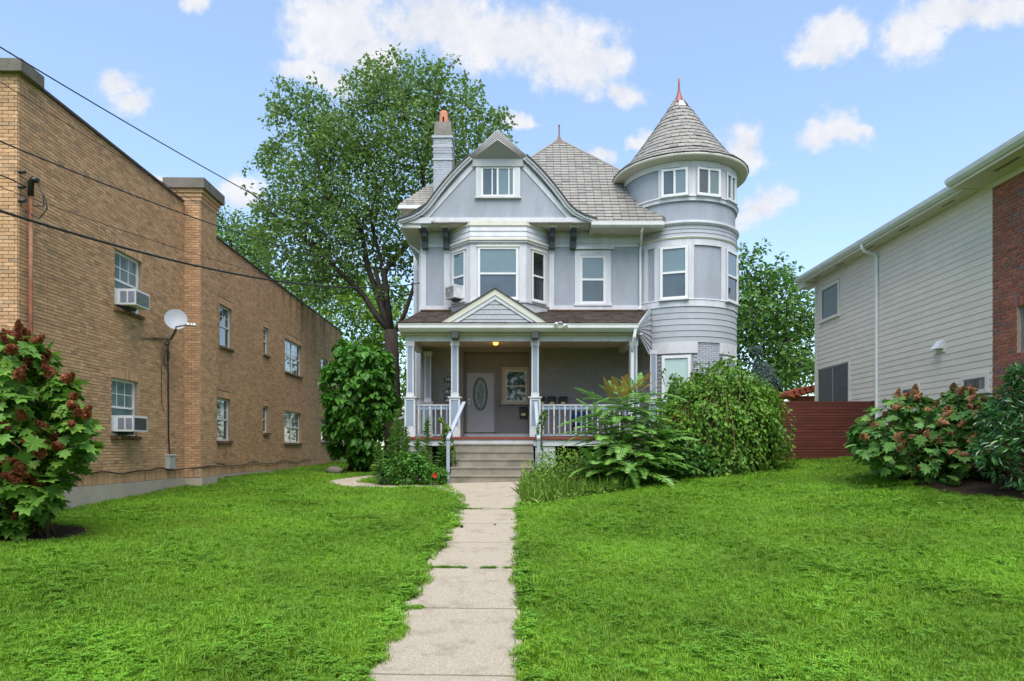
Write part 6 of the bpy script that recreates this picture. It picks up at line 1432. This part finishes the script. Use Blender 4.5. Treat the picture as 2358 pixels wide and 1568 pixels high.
o2 = joined('bed_grass', L_LANCE, leaf_T(Pp2, rng.normal(size=(m2, 3)) * .45 + np.array([0, -.1, 1.0]), rng.normal(size=(m2, 3)) + np.array([0, -1.0, .3]), rng.uniform(.2, .42, m2), .22), M_bed, None)
tag(o2, 'long untidy grass in the bed right of the steps', 'grass', kind='stuff')
# ================================================================== LAWN
def tuft(nb, h, spread, wid, lean):
    V, Fc = [], []
    for k in range(nb):
        a = random.uniform(0, 6.283); r = spread * math.sqrt(random.random()); b = np.array([r * math.cos(a), r * math.sin(a), 0]); hd = random.uniform(0, 6.283); hh_ = h * random.uniform(.55, 1.15); ln = lean * random.uniform(.2, 1.3)
        d = np.array([math.cos(hd), math.sin(hd), 0]); s = np.array([-d[1], d[0], 0]) * wid * .5
        p1 = b + d * ln * hh_ * .35 + np.array([0, 0, hh_ * .55]); p2 = b + d * ln * hh_ + np.array([0, 0, hh_ * (1 - .25 * ln)])
        i = len(V); V += [tuple(b - s), tuple(b + s), tuple(p1 + s * .8), tuple(p1 - s * .8), tuple(p2)]; Fc += [(i, i + 1, i + 2, i + 3), (i + 3, i + 2, i + 4)]
    return V, Fc
def clover(nl, h, size):
    V, Fc = [], []
    for k in range(nl):
        a = random.uniform(0, 6.283); r = .05 * math.sqrt(random.random()); c = np.array([r * math.cos(a), r * math.sin(a), h * random.uniform(.5, 1.1)])
        for j in range(3):
            t = a + j * 2.094; d = np.array([math.cos(t), math.sin(t), random.uniform(-.15, .25)]); s = np.array([-d[1], d[0], 0]) * .45; i = len(V)
            V += [tuple(c), tuple(c + (d * .6 + s) * size), tuple(c + d * size), tuple(c + (d * .6 - s) * size)]; Fc.append((i, i + 1, i + 2, i + 3))
    return V, Fc
def grassmat(name, c1, c2, c3):
    m = mat(name, c1, .5, .3, var=.30, vscale=.55, rnd=.16, col2=c2, col3=c3, trans=.38, dirt=.4, dscale=.3, dcol=(c1[0] * 1.75, c1[1] * 1.2, c1[2] * 1.2)); return m
M_g1 = grassmat('lawn_grass', (.165, .33, .022), (.21, .38, .028), (.13, .275, .02)); M_g2 = grassmat('lawn_clover', (.13, .31, .025), (.165, .355, .03), (.20, .38, .035))
lib = bpy.data.collections.new('grass_library')
for i in range(5):
    if i < 4: me = fast_mesh('tuft%d' % i, *tuft(17, (.042, .055, .05, .068)[i], .055, .0072, (.7, .9, 1.2, 1.0)[i])); me.materials.append(M_g1)
    else: me = fast_mesh('tuft%d' % i, *clover(10, .055, .022)); me.materials.append(M_g2)
    o = bpy.data.objects.new('tuft%d' % i, me); lib.objects.link(o)
def side_d(x, Y): return min(math.hypot(x - a, Y - b) for a, b in SP)
CLP = [(-2.17, 18.6), (-2.9, 18.55), (-3.6, 18.6), (-4.25, 18.85), (-4.75, 19.4), (-4.95, 20.2), (-4.95, 21.2), (-4.7, 22.4), (-4.3, 23.6)]
SP = [(a[0] + (b[0] - a[0]) * t, a[1] + (b[1] - a[1]) * t) for a, b in zip(CLP, CLP[1:]) for t in (0, .25, .5, .75)]
DARK_PATCHES = [(-7.8, 10.6, 1.15, .95), (9.5, 14.2, 1.25, 2.7)]  # ellipses of dark brown ground under the shrubs, kept free of grass
M_dark_ground = mat('dark_ground', (.035, .026, .018), .95, .05, bump=1.0, bscale=25, var=.4, vscale=8)
for (bx_, by_, ra, rb2) in DARK_PATCHES:
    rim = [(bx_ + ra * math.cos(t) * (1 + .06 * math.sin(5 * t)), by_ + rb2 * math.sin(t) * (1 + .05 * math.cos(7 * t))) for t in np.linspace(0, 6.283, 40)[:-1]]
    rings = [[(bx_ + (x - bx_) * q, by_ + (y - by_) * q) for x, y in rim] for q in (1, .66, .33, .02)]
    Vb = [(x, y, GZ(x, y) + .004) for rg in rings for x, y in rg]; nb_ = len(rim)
    ob = mesh_obj('dark_ground_patch', Vb, [(i * nb_ + k, i * nb_ + (k + 1) % nb_, (i + 1) * nb_ + (k + 1) % nb_, (i + 1) * nb_ + k) for i in range(3) for k in range(nb_)], M_dark_ground, None, True); ob['kind'] = 'structure'
def lawn_ok(x, Y):
    for (bx_, by_, ra, rb2) in DARK_PATCHES:
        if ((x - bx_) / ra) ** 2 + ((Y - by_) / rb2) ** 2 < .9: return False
    if Y < 19.1:
        lo = PXL + .07 + .05 * math.sin(Y * 3.1) + .03 * math.sin(Y * 9.7) + (.10 if Y > 11 else .0); hi = PXR - .03 + .02 * math.sin(Y * 7 + 1)
        if Y > 14.4: hi += .04 * (Y - 14.4)
        if Y > 15.2: lo = min(lo, -1.08 - .085 * (Y - 15.2) ** 1.75 + .04)
        if lo < x < hi: return False
    if -3.35 < x < 8.1 and Y > 20.2: return False
    if -1.75 < x < .65 and Y > 19.05: return False
    if Y > 17 and x < -1.9 and side_d(x, Y) < .36 + .05 * math.sin(x * 9): return False
    if -3.6 < x < -1.75 and Y > 18.85: return False
    if x < -LD - AN * Y + .02 and Y > 12: return False
    if UP0 - .05 < Y < UP1 + .1 and x < -LD - AN * Y + PO + .06: return False
    if x > XR - .03: return False
    if .2 < x < 3.5 and Y > 15.6 and x < 1.0 + (Y - 15) * 1.1: return False
    if ((x - mc[0]) / 1.6) ** 2 + ((Y - 18.5) / 1.1) ** 2 < 1: return False
    return True
pts = []
for (ya, yb, dens) in ((4.6, 6.5, 520), (6.5, 9, 400), (9, 12.5, 250), (12.5, 17, 160), (17, 24, 90), (24, 36, 40)):
    xm = lambda y: .78 * y + .6
    area = (yb - ya) * 2 * xm(yb); nn = int(area * dens)
    for _ in range(nn):
        Y = random.uniform(ya, yb); x = random.uniform(-xm(yb), xm(yb))
        if abs(x) > xm(Y) or x < -10.2 or x > 10.6: continue
        if not lawn_ok(x, Y): continue
        pts.append((x, Y))
pts = np.array(pts); n = len(pts); print('grass tufts', n)
# weeds in the path joints
jx = [(random.uniform(a, b), j + random.uniform(-.045, .045)) for j, segs in ((9.29, ((-1.15, -.62), (-.42, -.2), (-.12, .1))), (14.41, ((-1.0, -.62), (-.2, .12))), (7.46, ((-1.1, -.98),))) for a, b in segs for _ in range(int(260 * (b - a)))]
zg = np.array([GZ(*p) for p in pts]) - .012 + rng.uniform(0, .012, n)
def grass_obj(name, label, P, idx, scl, mats=None):
    me = bpy.data.meshes.new(name); nn = len(P); me.vertices.add(nn); me.vertices.foreach_set('co', np.asarray(P, dtype=np.float32).ravel())
    for nm, ty, dat in (('idx', 'INT', idx.astype(np.int32)), ('scl', 'FLOAT', scl.astype(np.float32))): a = me.attributes.new(nm, ty, 'POINT'); a.data.foreach_set('value', dat)
    rot = np.stack([rng.normal(0, .12, nn), rng.normal(0, .12, nn), rng.random(nn) * 6.283], 1).astype(np.float32); a = me.attributes.new('rot', 'FLOAT_VECTOR', 'POINT'); a.data.foreach_set('vector', rot.ravel())
    ob = bpy.data.objects.new(name, me); link(ob); tag(ob, label, 'grass', kind='stuff')
    ng = bpy.data.node_groups.new(name + '_scatter', 'GeometryNodeTree'); ng.interface.new_socket('Geometry', in_out='INPUT', socket_type='NodeSocketGeometry'); ng.interface.new_socket('Geometry', in_out='OUTPUT', socket_type='NodeSocketGeometry')
    gi, go = ng.nodes.new('NodeGroupInput'), ng.nodes.new('NodeGroupOutput'); m2p = ng.nodes.new('GeometryNodeMeshToPoints'); ci = ng.nodes.new('GeometryNodeCollectionInfo'); ins = ng.nodes.new('GeometryNodeInstanceOnPoints')
    ci.inputs['Collection'].default_value = lib; ci.inputs['Separate Children'].default_value = True; ci.inputs['Reset Children'].default_value = True
    def attr(nm, ty): a = ng.nodes.new('GeometryNodeInputNamedAttribute'); a.data_type = ty; a.inputs[0].default_value = nm; return a.outputs[0]
    lk = ng.links.new; lk(gi.outputs[0], m2p.inputs[0]); lk(m2p.outputs[0], ins.inputs['Points']); lk(ci.outputs[0], ins.inputs['Instance']); ins.inputs['Pick Instance'].default_value = True
    lk(attr('idx', 'INT'), ins.inputs['Instance Index'])
    er_ = ng.nodes.new('FunctionNodeEulerToRotation'); lk(attr('rot', 'FLOAT_VECTOR'), er_.inputs[0]); lk(er_.outputs[0], ins.inputs['Rotation']); lk(attr('scl', 'FLOAT'), ins.inputs['Scale']); lk(ins.outputs[0], go.inputs[0])
    md = ob.modifiers.new('scatter', 'NODES'); md.node_group = ng
    return ob
patch = np.array([math.sin(p[0] * 1.3 + 2) * math.sin(p[1] * .9) + .6 * math.sin(p[0] * 3.1 + p[1] * 2.3) for p in pts])
idx = np.where(rng.random(n) < .08 + .16 * (patch > .5), 4, rng.integers(0, 4, n)); scl = rng.uniform(.7, 1.2, n) * (1 + .18 * patch.clip(-1, 1)) * np.where(pts[:, 1] > 12, 1.15, 1) * np.where(pts[:, 1] > 17, 1.25, 1)
edge = ((np.abs(pts[:, 0] - PXL - .05) < .16) | (np.abs(pts[:, 0] - PXR) < .14)) & (pts[:, 1] < 15); scl = scl * np.where(edge, 1.55, 1); idx = np.where(edge & (rng.random(n) < .2), 4, idx)
grass_obj('lawn_grass', 'mown green lawn on both sides of the concrete path', np.stack([pts[:, 0], pts[:, 1], zg], 1), idx, scl)
jx = np.array(jx); grass_obj('joint_weeds', 'grass growing in the joints of the concrete path', np.stack([jx[:, 0], jx[:, 1], np.array([GZ(*p) for p in jx]) + .0], 1), rng.integers(0, 5, len(jx)), rng.uniform(.5, .8, len(jx)))
# a few cones lying on the path
for lab, (x, y) in (('larger dark cone on the left side of the path', (1063, 1216)), ('small dark cone right of the middle of the path', (1139, 1211)), ('tiny dark cone at the left edge of the path', (1035, 1242))):
    r_ = (y - HY) / F; Y = 10.5
    for _ in range(30): Y = ground_h(WX(x, Y), Y) / r_
    c = np.array([WX(x, Y), Y, GZ(WX(x, Y), Y) + .03]); s = .028 if 'larger' in lab else .016
    prof = [(.001, -1), (.7, -.6), (1, 0), (.8, .6), (.001, 1)]
    tag(MB().lathe(c[0], c[1], [(a * s * (1 + .2 * (i % 2)), c[2] + b * s) for i, (a, b) in enumerate(prof)], n=9).build('pine_cone', mat('cone_brown', (.03, .02, .014), .9, .1)), lab, 'cone')
